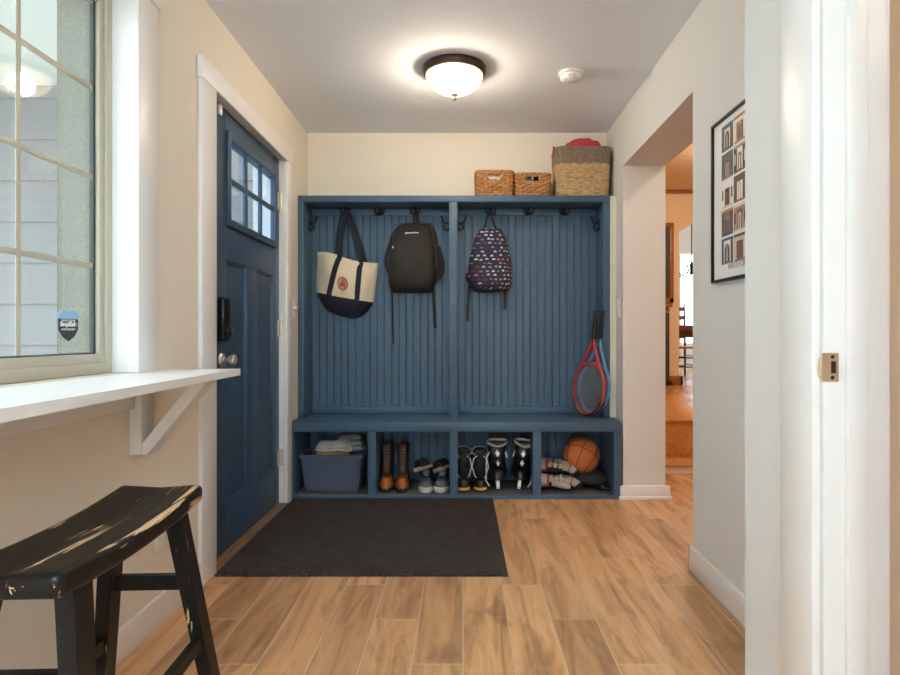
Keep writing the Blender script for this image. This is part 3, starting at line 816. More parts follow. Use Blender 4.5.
# ================================================================== BAGS
def catmull(rows, n):
    """resample a list of tuples with a Catmull-Rom spline"""
    out = []
    k = len(rows)
    for i in range(k - 1):
        p0, p1, p2, p3 = rows[max(i - 1, 0)], rows[i], rows[i + 1], rows[min(i + 2, k - 1)]
        for j in range(n):
            t = j / n
            out.append(tuple(0.5 * ((2 * b) + (-a + c) * t + (2 * a - 5 * b + 4 * c - d) * t * t + (-a + 3 * b - 3 * c + d) * t ** 3) for a, b, c, d in zip(p0, p1, p2, p3)))
    out.append(tuple(rows[-1]))
    return out

def bag_loft(m, rows, yb, mi=0, n=28, e=2.6, wob=0.0, seed=0.0, sub=4):
    """rows (z, xl, xr, depth): flat back at y = yb, rounded front bulging towards -y"""
    R = []
    for z, a, b, d in catmull(rows, sub):
        ring = []
        cx, hw = (a + b) / 2, max((b - a) / 2, 0.001)
        for j in range(n):
            t = 2 * PI * j / n
            cs, sn = math.cos(t), math.sin(t)
            x = math.copysign(abs(cs) ** (2 / e), cs) * hw
            y = math.copysign(abs(sn) ** (2 / e), sn)
            yy = yb - d * (0.5 + 0.5 * y)
            if wob:
                w = noise.noise(Vector((x * 9 + seed, z * 9, seed))) * wob
                yy += w * (0.5 + 0.5 * y); x += w * 0.4 * abs(cs)
            ring.append((cx + x, yy, z))
        R.append(ring)
    return m.rings(R, mi)

def ribbon(m, pts, w, t, mi=0, up=(0, 1, 0), n=10):
    """flat webbing through pts, width w, thickness t (thin side along `up`)"""
    P = catmull([tuple(p) for p in pts], 5)
    return m.tube(P, t / 2, n, mi, flat=w / t, up=up)

def build_bags(hooks):
    # ---- tote: canvas upper, navy base
    Yt = 3.985
    k = Yt / F
    hx, hz = hooks[0], 1.85
    P = lambda px, py: ((px - 2.4 - CX) * k, H0 + (CY + 1.0 - py) * k)
    r = thing('tote_bag', 'cream canvas tote bag with navy base and straps hanging on a hook', 'bag', (hx, Yt, 1.2))
    ox, oy, oz = hx, Yt, 1.2
    TL, TR = P(315.5, 250.5), P(378, 262); ML, MR = P(314.5, 292), P(373, 302.5)
    yb = BP - 0.004 - oy
    # left/right/top/bottom edge curves in the plane, then bulge
    def pt(u, v):
        top = Vector(TL).lerp(Vector(TR), u); top.y += 0.014 * math.sin(u * PI * 2) * (1 if u < 0.5 else 0.6) - 0.012 * math.sin(u * PI)
        mid = Vector(ML).lerp(Vector(MR), u); mid.y -= 0.006 * math.sin(u * PI)
        p = top.lerp(mid, v)
        return p
    def base(u, v):
        mid = Vector(ML).lerp(Vector(MR), u); mid.y -= 0.006 * math.sin(u * PI)
        bl = [P(317, 298), P(325, 310), P(338, 316), P(352, 319), P(362, 316), P(369, 309), P(372, 304)]
        b = Vector(catmull(bl, 8)[min(int(u * 48 + 0.5), 48)])
        return mid.lerp(b, v)
    def bulge(u, v):   # v over whole bag 0 top..1 bottom
        e = max(0.0, 1 - abs(2 * u - 1) ** 3)
        return 0.018 + e * (0.02 + 0.075 * math.sin(PI * min(1, 0.12 + 0.85 * v)) ** 0.8) + 0.013 * noise.noise(Vector((u * 5, v * 3, 2.0)))
    def surf(m, fn, v0, v1, nu, nv, mi, yoff=0.0):
        V = []
        for sgn in (0, 1):
            g = []
            for j in range(nv + 1):
                row = []
                for i in range(nu + 1):
                    u, v = i / nu, j / nv
                    p = fn(u, v); d = bulge(u, v0 + (v1 - v0) * v)
                    if fn is base: d *= (1 - 0.75 * v ** 3)
                    y = yb - d if sgn == 0 else yb - 0.001
                    row.append(m.bm.verts.new((p.x - ox, y + yoff, p.y - oz)))
                g.append(row)
            V.append(g)
        for s in (0, 1):
            for j in range(nv):
                for i in range(nu):
                    m._face([V[s][j][i], V[s][j][i + 1], V[s][j + 1][i + 1], V[s][j + 1][i]], mi)
        for j in range(nv):
            for i in (0, nu):
                m._face([V[0][j][i], V[0][j + 1][i], V[1][j + 1][i], V[1][j][i]], mi)
        for i in range(nu):
            for j in (0, nv):
                m._face([V[0][j][i], V[0][j][i + 1], V[1][j][i + 1], V[1][j][i]], mi)
        return m
    surf(MB(), pt, 0.0, 0.66, 40, 24, 0).build('body', M['canvas'], r, smooth=50)
    b = surf(MB(), base, 0.66, 1.0, 40, 12, 0, -0.001).build('base', M['navy'], r, smooth=50); b['label'] = 'navy canvas base panel'
    def onface(u, v):
        p = pt(u, v); return Vector((p.x - ox, yb - bulge(u, 0.66 * v) - 0.003, p.y - oz))
    for us, ue, side in ((0.40, 0.27, -1), (0.735, 0.745, 1)):
        m = MB()
        front = [onface(us + (ue - us) * t / 6, t / 6) for t in range(7)]
        up = [front[0], front[0] + Vector((0, 0.005, 0.004))]
        hk = Vector((hx + side * 0.012 - ox, BP - 0.018 - 0.034 - oy, hz - oz))
        s0 = front[0]
        path = [hk + Vector((0, 0, -0.012)), hk.lerp(s0, 0.35) + Vector((side * 0.006, 0, 0)), hk.lerp(s0, 0.7) + Vector((side * 0.004, -0.004, 0))] + front
        ribbon(m, path, 0.038, 0.004)
        q = onface(us + 0.06 * side, 0.0) + Vector((0, 0.03, 0))
        ribbon(m, [hk + Vector((side * 0.008, 0.012, -0.010)), hk.lerp(q, 0.5) + Vector((side * 0.012, 0.01, 0)), q, q + Vector((0, 0, -0.03))], 0.034, 0.004)
        m.build('strap', M['navy'], r)
    m = MB()    # the two straps meet over the hook
    hk = Vector((hx - ox, BP - 0.018 - 0.034 - oy, hz - oz))
    m.tube([hk + Vector((-0.016, 0.0, -0.03)), hk + Vector((-0.012, 0, 0.0)), hk + Vector((-0.002, 0, 0.012)), hk + Vector((0.012, 0, 0.0)), hk + Vector((0.018, 0.0, -0.03))], 0.011, 10, flat=0.6)
    m.build('strap_loop', M['navy'], r)
    # rust-red round seal printed on the canvas
    m = MB(); c = onface(0.47, 0.62)
    ex, ez = 0.035, 0.046
    ru, rv = ex / 0.42, ez / 0.29
    def sealpt(a, s):
        u = 0.495 + ru * s * math.cos(a); v = 0.66 - rv * s * math.sin(a)
        q = onface(u, v); return q + Vector((0, 0.0016, 0))
    for s_, w in ((1.0, 0.0026), (0.70, 0.0018)):
        m.tube([sealpt(2 * PI * i / 40, s_) for i in range(40)], w, 6, closed=True)
    for i in range(30):
        a = 2 * PI * i / 30
        m.tube([sealpt(a, 0.80), sealpt(a + 0.04, 0.93)], 0.0022, 5)
    for pts in ([(-.45, -.5), (-.3, 0.3), (0, .1), (.3, .35), (.45, -.45)], [(-.2, .5), (.2, .5)], [(-.5, -.1), (.5, -.15)], [(-.3, -.5), (0, -.2), (.3, -.5)], [(0, .5), (0, -.4)], [(-.35, .3), (-.1, -.3)], [(.4, .1), (.1, -.35)]):
        m.tube([sealpt(math.atan2(b, a), math.hypot(a, b)) for a, b in pts], 0.0036, 6)
    s = m.build('seal', M['redink'], r); s['label'] = 'rust-red round seal print'

    # ---- black backpack
    Yk = 4.0; k = Yk / F
    z = lambda py: H0 + (CY - py) * k
    x = lambda px: (px - CX) * k
    hx = hooks[2]
    o3 = (hx, Yk, 1.3)
    r = thing('backpack', 'plain black backpack hanging by its loop with loose straps', 'backpack', o3)
    sh = lambda rows: [(z(a) - o3[2], x(b) - o3[0], x(c) - o3[0], d) for a, b, c, d in rows]
    yb = BP - 0.006 - o3[1]
    body = sh([(220.5, 404, 425, 0.02), (222, 399, 430, 0.06), (228, 394, 434.5, 0.09), (238, 388, 437, 0.10), (248, 384.5, 439, 0.11), (258, 383.5, 441, 0.11), (268, 385, 442, 0.10), (274, 387.5, 440, 0.085), (278, 389, 436, 0.06), (284, 390, 433, 0.04)])
    bag_loft(MB(), body, yb, wob=0.022, seed=3).build('body', M['blackcloth'], r, smooth=60)
    pk = sh([(223.5, 403, 424, 0.06), (226, 399, 429, 0.10), (234, 397, 432, 0.135), (246, 393, 434.5, 0.155), (258, 390, 435, 0.165), (272, 388.5, 434.5, 0.165), (284, 388.5, 433, 0.15), (289, 390, 432, 0.11), (291.5, 393, 430, 0.06)])
    bag_loft(MB(), pk, yb - 0.002, wob=0.030, seed=8).build('front_pocket', M['blackcloth'], r, smooth=60)
    m = MB()
    ribbon(m, [(x(413) - o3[0], yb - 0.03, z(224) - o3[2]), (x(413.5) - o3[0], yb - 0.045, z(216) - o3[2]), (hx + 0.002 - o3[0], BP - 0.058 - o3[1], 1.858 - o3[2]), (x(416.5) - o3[0], yb - 0.035, z(217) - o3[2]), (x(417) - o3[0], yb - 0.025, z(224) - o3[2])], 0.018, 0.004)
    m.build('hang_loop', M['strap'], r)
    m = MB(); ribbon(m, [(x(389.5) - o3[0], yb - 0.02, z(280) - o3[2]), (x(390.6) - o3[0], yb - 0.012, z(300) - o3[2]), (x(391) - o3[0], yb - 0.008, z(325) - o3[2]), (x(391.6) - o3[0], yb - 0.008, z(344) - o3[2])], 0.011, 0.003)
    m.build('loose_strap', M['strap'], r)
    m = MB(); ribbon(m, [(x(431) - o3[0], yb - 0.03, z(276) - o3[2]), (x(433) - o3[0], yb - 0.014, z(300) - o3[2]), (x(434.6) - o3[0], yb - 0.008, z(328) - o3[2])], 0.022, 0.003)
    m.build('loose_strap', M['strap'], r)
    m = MB(); ribbon(m, [(x(437) - o3[0], yb - 0.07, z(246) - o3[2]), (x(441) - o3[0], yb - 0.07, z(262) - o3[2]), (x(440) - o3[0], yb - 0.06, z(273) - o3[2]), (x(433) - o3[0], yb - 0.05, z(277) - o3[2])], 0.045, 0.012)
    m.build('shoulder_strap', M['strap'], r)
    def fr(rows, zz):   # front depth of a loft at height zz
        rs = catmull(rows, 8); q = min(rs, key=lambda t: abs(t[0] - zz)); return yb - q[3]
    m = MB()            # zip along the pocket edge
    zp = [(402, 224), (397.5, 232), (394, 243), (392, 255)]
    m.tube([(x(a) - o3[0], fr(pk, z(b) - o3[2]) + 0.022, z(b) - o3[2]) for a, b in zp], 0.0022, 6); m.build('zipper', M['strap'], r)
    m = MB()
    p0 = (x(393.4) - o3[0], fr(pk, z(246) - o3[2]) + 0.018, z(247) - o3[2])
    m.box(p0[0] - 0.003, p0[0] + 0.003, p0[1] - 0.003, p0[1], p0[2] - 0.014, p0[2] + 0.004, bev=0.001); m.build('zipper_pull', M['steel'], r)
    m = MB()            # small pale maker's mark: badge and a line of tiny letters
    zz = z(233.5) - o3[2]; y = fr(pk, zz) - 0.0005
    rs = min(catmull(pk, 8), key=lambda t: abs(t[0] - zz)); lcx, lhw = (rs[1] + rs[2]) / 2, (rs[2] - rs[1]) / 2
    def face(xx):       # where the pocket's cloth lies at this height
        q = (xx - lcx) / lhw
        yy = (1 - abs(q) ** 2.6) ** (1 / 2.6)
        return yb - 0.002 - rs[3] * (0.5 + 0.5 * yy) + noise.noise(Vector((q * lhw * 9 + 8, zz * 9, 8))) * 0.030 * (0.5 + 0.5 * yy)
    for i in range(9):
        xx = x(407.5) - o3[0] + 0.0088 * i; hh = (0.009, 0.007, 0.007, 0.009, 0.007, 0.007, 0.009, 0.007, 0.007)[i]
        y = face(xx + 0.003)
        m.box(xx, xx + 0.0062, y - 0.002, y + 0.004, zz - 0.004, zz - 0.004 + hh)
    y = face(x(406) - o3[0]); m.box(x(406) - o3[0] - 0.005, x(406) - o3[0] + 0.005, y - 0.002, y + 0.004, zz - 0.005, zz + 0.006, bev=0.0015)
    lg = m.build('logo', M['paper'], r, smooth=0)

    # ---- printed backpack
    Yk = 4.0; hx = hooks[3]
    o3 = (hx, Yk, 1.3)
    r = thing('backpack', 'small navy backpack printed with tiny colourful motifs on a hook', 'backpack', o3)
    sh = lambda rows: [(z(a) - o3[2], x(b) - o3[0], x(c) - o3[0], d) for a, b, c, d in rows]
    body = sh([(225.5, 486, 496, 0.03), (227, 481.5, 500.5, 0.07), (231, 478, 504, 0.10), (238, 475, 507, 0.115), (250, 471.5, 510, 0.12), (264, 469, 512.5, 0.12), (276, 468, 513, 0.115), (284, 469.5, 512, 0.10), (289, 473, 510, 0.07), (291, 478, 506, 0.04)])
    bag_loft(MB(), body, yb, wob=0.008, seed=5).build('body', M['print'], r, smooth=60)
    pk = sh([(263, 472, 508, 0.10), (264.5, 470.5, 510, 0.135), (269, 469.5, 511.5, 0.15), (278, 469.5, 512, 0.15), (285, 471, 511, 0.14), (289.5, 474, 508.5, 0.10), (291, 478, 505, 0.06)])
    bag_loft(MB(), pk, yb - 0.001, wob=0.008, seed=9).build('front_pocket', M['print'], r, smooth=60)
    m = MB()
    ribbon(m, [(x(484) - o3[0], yb - 0.05, z(229) - o3[2]), (x(486.5) - o3[0], yb - 0.05, z(220) - o3[2]), (x(489.5) - o3[0], BP - 0.05 - o3[1], 1.853 - o3[2]), (x(491) - o3[0], BP - 0.056 - o3[1], 1.856 - o3[2]), (x(493.5) - o3[0], yb - 0.05, z(219) - o3[2]), (x(497) - o3[0], yb - 0.05, z(228) - o3[2])], 0.012, 0.005)
    m.build('hang_loop', M['strap'], r)
    m = MB()
    zp = [(474, 244), (477, 237), (483, 232.5), (490, 231), (497, 231.5), (503, 234.5), (506.5, 240)]
    m.tube([(x(a) - o3[0], fr(body, z(b) - o3[2]) + 0.004 + 0.05 * abs((a - 490.5) / 19) ** 4, z(b) - o3[2]) for a, b in zp], 0.003, 6); m.build('zipper', M['strap'], r)
    for pts in ([(470, 282), (468.4, 298), (467.6, 321)], [(506, 286), (506, 298), (505.8, 309)]):
        m = MB(); ribbon(m, [(x(a) - o3[0], yb - 0.012, z(b) - o3[2]) for a, b in pts], 0.021, 0.004); m.build('loose_strap', M['strap'], r)
    m = MB(); m.ell((x(467.5) - o3[0], yb - 0.03, z(276) - o3[2]), (0.012, 0.015, 0.03)); m.build('side_tab', M['strap'], r)

# ================================================================== RACKETS
def build_racket(label, fm, loc, M3, name='tennis_racket'):
    """local: butt up along +z, head down, face normal +y, rests on head tip at origin"""
    r = thing(name, label, 'tennis racket', loc, group=None)
    r.matrix_basis = Matrix.Translation(loc) @ M3.to_4x4()
    a, b, cz = 0.125, 0.165, 0.178
    n = 48
    m = MB()
    m.tube([(a * math.sin(2 * PI * i / n), 0, cz - b * math.cos(2 * PI * i / n) * (1 - 0.0)) for i in range(n)], 0.0125, 10, closed=True, flat=0.8, up=(0, 1, 0))
    for s in (-1, 1):
        m.tube([(s * 0.088, 0, cz + 0.118), (s * 0.062, 0, 0.35), (s * 0.03, 0, 0.42), (s * 0.010, 0, 0.475), (s * 0.009, 0, 0.50)], 0.011, 10, up=(0, 1, 0))
    m.build('frame', fm, r)
    h = MB()
    h.tube([(0, 0, 0.475), (0, 0, 0.50), (0, 0, 0.67), (0, 0, 0.685)], [0.013, 0.0165, 0.0165, 0.0185], 8, flat=0.85)
    h.build('grip', M['grip'], r)
    g = MB()
    for i in range(-7, 8):
        xx = i * 0.0155; hz = b * math.sqrt(max(0, 1 - (xx / a) ** 2)) - 0.004
        g.tube([(xx, 0.0006, cz - hz), (xx, 0.0006, cz + hz)], 0.0008, 4)
    for i in range(-10, 11):
        zz = i * 0.0152; hx = a * math.sqrt(max(0, 1 - (zz / b) ** 2)) - 0.004
        g.tube([(-hx, -0.0006, cz + zz), (hx, -0.0006, cz + zz)], 0.0008, 4)
    g.build('strings', M['string'], r)
    t = MB(); t.tube([(a * math.sin(2 * PI * i / n) * 0.99, -0.006, cz - b * math.cos(2 * PI * i / n) * 1.03) for i in range(-9, 10)], 0.0115, 8, flat=0.5, up=(0, 1, 0))
    t.build('bumper_guard', M['plastic'], r)
    return r

def build_rackets():
    def frame(axis, yaw):
        zc = Vector(axis).normalized()
        xx = Vector((math.cos(yaw), math.sin(yaw), 0)); xx = (xx - zc * xx.dot(zc)).normalized()
        yy = zc.cross(xx)
        return Matrix((xx, yy, zc)).transposed()
    p = W(586, 414, 3.90); top = W(596, 312, 3.905)
    build_racket('red tennis racket with black grip leaning in the locker corner', M['racketred'], (p.x, p.y, 0.495), frame(top - p, -0.90))
    p2 = W(590.5, 409, 3.955); top2 = W(601.5, 319, 3.915)
    build_racket('pale blue tennis racket half hidden behind the red racket', M['racketblue'], (p2.x, p2.y, 0.497), frame(top2 - p2, -0.92))

# ================================================================== BASKETS
def rrect(w, d, rad, n):
    """closed rounded-rectangle path as (x, y, nx, ny), n points evenly spaced"""
    segs = []
    hw, hd = w / 2 - rad, d / 2 - rad
    per = 4 * (hw + hd) + 2 * PI * rad
    out = []
    for i in range(n):
        s = per * i / n
        # start at front middle going +x
        L = [('l', hw, (0, -1), (0, -d / 2), (1, 0)), ('c', PI * rad / 2, (hw, -hd), -PI / 2), ('l', 2 * hd, (1, 0), (w / 2, -hd), (0, 1)), ('c', PI * rad / 2, (hw, hd), 0),
             ('l', 2 * hw, (0, 1), (hw, d / 2), (-1, 0)), ('c', PI * rad / 2, (-hw, hd), PI / 2), ('l', 2 * hd, (-1, 0), (-w / 2, hd), (0, -1)), ('c', PI * rad / 2, (-hw, -hd), PI), ('l', hw + 1e-6, (0, -1), (-hw, -d / 2), (1, 0))]
        for q in L:
            if s <= q[1]:
                if q[0] == 'l':
                    out.append((q[3][0] + q[4][0] * s, q[3][1] + q[4][1] * s, q[2][0], q[2][1]))
                else:
                    a = q[3] + s / rad
                    out.append((q[2][0] + rad * math.cos(a), q[2][1] + rad * math.sin(a), math.cos(a), math.sin(a)))
                break
            s -= q[1]
    return out

def woven(m, wb, db, wt, dt, z0, z1, h, rows, rs, n, amp, mi=0, rad=0.03, slot=None, jit=0.0):
    for k in range(rows):
        z = z0 + (z1 - z0) * (k + 0.5) / rows
        t = z / h
        w, d = wb + (wt - wb) * t, db + (dt - db) * t
        pts = rrect(w, d, rad, n)
        ph = (k % 2) * PI
        path = []
        for i, (a, b, nx, ny) in enumerate(pts):
            s = math.cos(i / n * PI * (n // 4) * 2 / 2 + ph) * amp
            jz = jit * noise.noise(Vector((a * 30, b * 30, k * 3.1)))
            path.append(Vector((a + nx * s, b + ny * s, z + jz)))
        if slot and slot[2] < z < slot[3]:
            seg = [p for p in path]
            keep = [i for i, p in enumerate(seg) if not (p.y < 0 and slot[0] < p.x < slot[1])]
            # path starts at the front middle, so the kept run is contiguous
            m.tube([seg[i] for i in keep], rs, 6, mi)
        else:
            m.tube(path, rs, 6, mi, closed=True)

def stakes(m, wb, db, wt, dt, z0, z1, h, count, r, rad=0.03, mi=0, off=0.0, slot=None):
    A = rrect(wb + (wt - wb) * z0 / h, db + (dt - db) * z0 / h, rad, count); B = rrect(wb + (wt - wb) * z1 / h, db + (dt - db) * z1 / h, rad, count)
    for a, b in zip(A, B):
        if slot and a[1] < 0 and slot[0] < a[0] < slot[1] and abs(a[3]) > .9:
            zs = slot[2]
            t = (zs - z0) / (z1 - z0)
            m.tube([(a[0], a[1], z0), (a[0] + (b[0] - a[0]) * t, a[1] + (b[1] - a[1]) * t, zs)], r, 5, mi)
            continue
        m.tube([(a[0] + a[2] * off, a[1] + a[3] * off, z0), (b[0] + b[2] * off, b[1] + b[3] * off, z1)], r, 5, mi)

def build_baskets():
    top = 1.927
    def small(label, x, yc, w, h, contents):
        d = 0.19
        r = thing('wicker_basket', label, 'basket', (x, yc, top), group='small wicker baskets on the locker')
        sl = (-0.045, 0.045, h * 0.62, h * 0.84)
        m = MB(); woven(m, w * 0.93, d * 0.93, w, d, 0.012, h - 0.012, h, 10, 0.0078, 112, 0.0062, slot=sl)
        stakes(m, w * 0.93, d * 0.93, w, d, 0.004, h - 0.004, h, 28, 0.0058, off=0.002, slot=sl)
        m.build('body', M['wicker'], r)
        m = MB(); m.box(-w * 0.455, w * 0.455, -d * 0.455, d * 0.455, 0.002, 0.012); m.build('bottom', M['wicker'], r)
        m = MB()
        for dz, ro in ((0, 0.009), (0.008, 0.007)):
            P = rrect(w, d, 0.03, 140)
            for ph in (0, PI):
                m.tube([(a + nx * 0.005 * math.cos(i * 0.55 + ph), b + ny * 0.005 * math.cos(i * 0.55 + ph), h - 0.01 + dz + 0.004 * math.sin(i * 0.55 + ph)) for i, (a, b, nx, ny) in enumerate(P)], 0.0062, 6, closed=True)
            break
        m.build('rim', M['wicker'], r)
        m = MB(); yy = -d / 2 - 0.001
        m.tube([(sl[0], yy, sl[2]), (sl[1], yy, sl[2]), (sl[1], yy, sl[3]), (sl[0], yy, sl[3])], 0.005, 6, closed=True); m.build('handle_slot', M['wicker'], r)
        m = MB(); P = rrect(w * 0.93, d * 0.93, 0.03, 112)
        m.tube([(a, b, 0.008) for a, b, _, _ in P], 0.0085, 6, closed=True); m.build('base_band', M['greyrush'], r)
        return r
    y0 = 3.915
    a = W(495, 190, y0); w = 0.245
    small('honey wicker basket with pale papers inside, standing leftmost on the locker', a.x, y0 + 0.11, 0.243, 0.176, 0)
    for i, (dx, mt, lab) in enumerate(((-0.022, 'paper', 'white folded card inside the leftmost wicker basket'), (0.018, 'towel', 'off-white folded card inside the leftmost wicker basket'))):
        m = MB(); m.box(-0.020, 0.020, -0.006, 0.006, 0, 0.142, bev=0.002); m.local = True
        tag(m.build('folded_card', M[mt], loc=(a.x + dx, y0 + 0.047, top + 0.0125)), lab, 'card', 'cards in the small basket')
    b = W(533.5, 190, y0)
    small('honey wicker basket with green and black bits, between the two other baskets', b.x, y0 + 0.115, 0.228, 0.160, 1)
    M['green'] = mat('green_plastic', (70, 128, 108), 0.5)
    for i, (dx, mt, lab) in enumerate(((-0.022, 'green', 'green carton inside the middle wicker basket'), (0.022, 'plastic', 'black case inside the middle wicker basket'))):
        m = MB(); m.box(-0.018, 0.018, -0.01, 0.01, 0, 0.128, bev=0.003); m.local = True
        tag(m.build('carton' if i == 0 else 'case', M[mt], loc=(b.x + dx, y0 + 0.055, top + 0.0125)), lab, 'carton' if i == 0 else 'case')
    # big two-tone basket
    y0 = 3.93
    xl, xr = W(557, 190, y0).x, W(608, 190, y0).x
    wb = xr - xl - 0.012; xc = (xl + xr) / 2 + 0.008
    h = 0.325; d = 0.19; wt = wb + 0.030
    xc = min(xc, XR - wt / 2 - 0.012)
    r = thing('storage_basket', 'big two-tone woven basket stuffed with red cloth atop the locker', 'basket', (xc, y0 + 0.105, top))
    m = MB(); woven(m, wb, d, wt, d + 0.012, 0.008, h * 0.68, h, 13, 0.0095, 120, 0.004, jit=0.008, rad=0.035); stakes(m, wb, d, wt, d + .012, 0.004, h * 0.7, h, 16, 0.004, 0.035, off=0.006)
    bd = m.build('body', M['seagrass'], r); bd['label'] = 'pale seagrass lower weave'
    m = MB(); woven(m, wb, d, wt, d + 0.012, h * 0.68, h, h, 12, 0.0055, 120, 0.003, rad=0.035); stakes(m, wb, d, wt, d + .012, h * 0.66, h + 0.004, h, 64, 0.0045, 0.035, off=0.006)
    bd = m.build('upper_band', M['greyrush'], r); bd['label'] = 'grey-brown upper weave'
    MB().box(-wb * 0.47, wb * 0.47, -d * 0.46, d * 0.46, 0.001, 0.01).build('bottom', M['seagrass'], r)
    m = MB(); P = rrect(wt, d + 0.012, 0.035, 120)
    m.tube([(p[0], p[1], h + 0.004 * noise.noise(Vector((p[0] * 40, p[1] * 40, 0)))) for p in P], 0.008, 6, closed=True); m.build('rim', M['greyrush'], r)
    # red cloth heaped in it, spilling over the left rim
    def heap(u, v):
        t = 2 * PI * u; s = v
        x = (wt / 2 - 0.022) * s * math.copysign(abs(math.cos(t)) ** 0.6, math.cos(t)); y = (d / 2 - 0.02) * s * math.copysign(abs(math.sin(t)) ** 0.6, math.sin(t))
        z = h - 0.03 + 0.105 * (1 - s ** 6) + 0.034 * noise.noise(Vector((x * 22, y * 22, 1.3))) * (1.2 - s)
        if x < -0.05: z -= 0.045 * min(1, (-0.05 - x) / 0.08) * (1 - s * 0.3)
        return (x, y, z)
    m = MB(); m.grid(heap, 64, 14); m.local = True
    m.build('cloth_heap', M['redcloth'], loc=(xc, y0 + 0.105, top), weld=True, smooth=70)
    o = bpy.data.objects['cloth_heap']; tag(o, 'rumpled red cloth piled in the big two-tone basket', 'cloth')
    m = MB()
    xx = -wt / 2 - 0.018
    pts = [(-wt / 2 + 0.02, -0.045, h + 0.012), (-wt / 2 - 0.012, -0.05, h + 0.010), (xx, -0.055, h - 0.012), (xx + 0.003, -0.06, h - 0.045)]
    ribbon(m, pts, 0.05, 0.006, up=(1, 0, 0.4)); m.local = True
    tag(m.build('scarf', M['orangecloth'], loc=(xc, y0 + 0.105, top)), 'orange-red scarf end spilling over the big basket', 'scarf')

# ================================================================== CUBBY CONTENTS
def cloth_lump(name, label, cat, mt, loc, size, seed, group=None, rotz=0, folds=3.0):
    """a folded cloth: several stacked rumpled layers with rounded edges"""
    m = MB(); w, d, h = size
    def top(u, v, L):
        x = (u - 0.5) * w; y = (v - 0.5) * d
        e = (1 - abs(2 * u - 1) ** 5) * (1 - abs(2 * v - 1) ** 5)
        return x, y, e
    layers = 3
    for L in range(layers):
        z0 = h * L / layers; z1 = h * (L + 1) / layers
        sx = 0.015 * noise.noise(Vector((seed, L, 1))); sy = 0.02 * noise.noise(Vector((seed, L, 5)))
        n = 14
        V = []
        for side in (0, 1):
            g = []
            for j in range(n + 1):
                row = []
                for i in range(n + 1):
                    u, v = i / n, j / n
                    x, y, e = top(u, v, L)
                    mid = (z0 + z1) / 2; half = (z1 - z0) / 2 * 1.05
                    wob = 0.010 * noise.noise(Vector((x * 14 + seed, y * 14, seed * 2)))
                    z = mid + (half * e ** 0.5 if side == 0 else -half * e ** 0.5) + wob
                    row.append(m.bm.verts.new((x * (1 - 0.06 * L) + sx, y * (1 - 0.05 * L) + sy, max(z, 0.0))))
                g.append(row)
            V.append(g)
        for s in (0, 1):
            for j in range(n):
                for i in range(n):
                    m._face([V[s][j][i], V[s][j][i + 1], V[s][j + 1][i + 1], V[s][j + 1][i]], 0)
    m.local = True
    return tag(m.build(name, mt, loc=loc, rotz=rotz, weld=True, smooth=60), label, cat, group)

ZC = 0.028    # top of the cubby carpet
def foot_w(t, W_):    # half width along the sole, t 0 toe .. 1 heel
    pts = [(0.0, 0.05), (0.03, 0.40), (0.1, 0.74), (0.28, 1.0), (0.5, 0.84), (0.7, 0.74), (0.88, 0.76), (0.96, 0.55), (1.0, 0.08)]
    for (a, x), (b, y) in zip(pts, pts[1:]):
        if t <= b:
            q = (t - a) / (b - a); q = q * q * (3 - 2 * q) if 0.1 < t < 0.9 else q ** 0.7 if t < 0.1 else q
            return W_ / 2 * (x + (y - x) * q)
    return 0.01

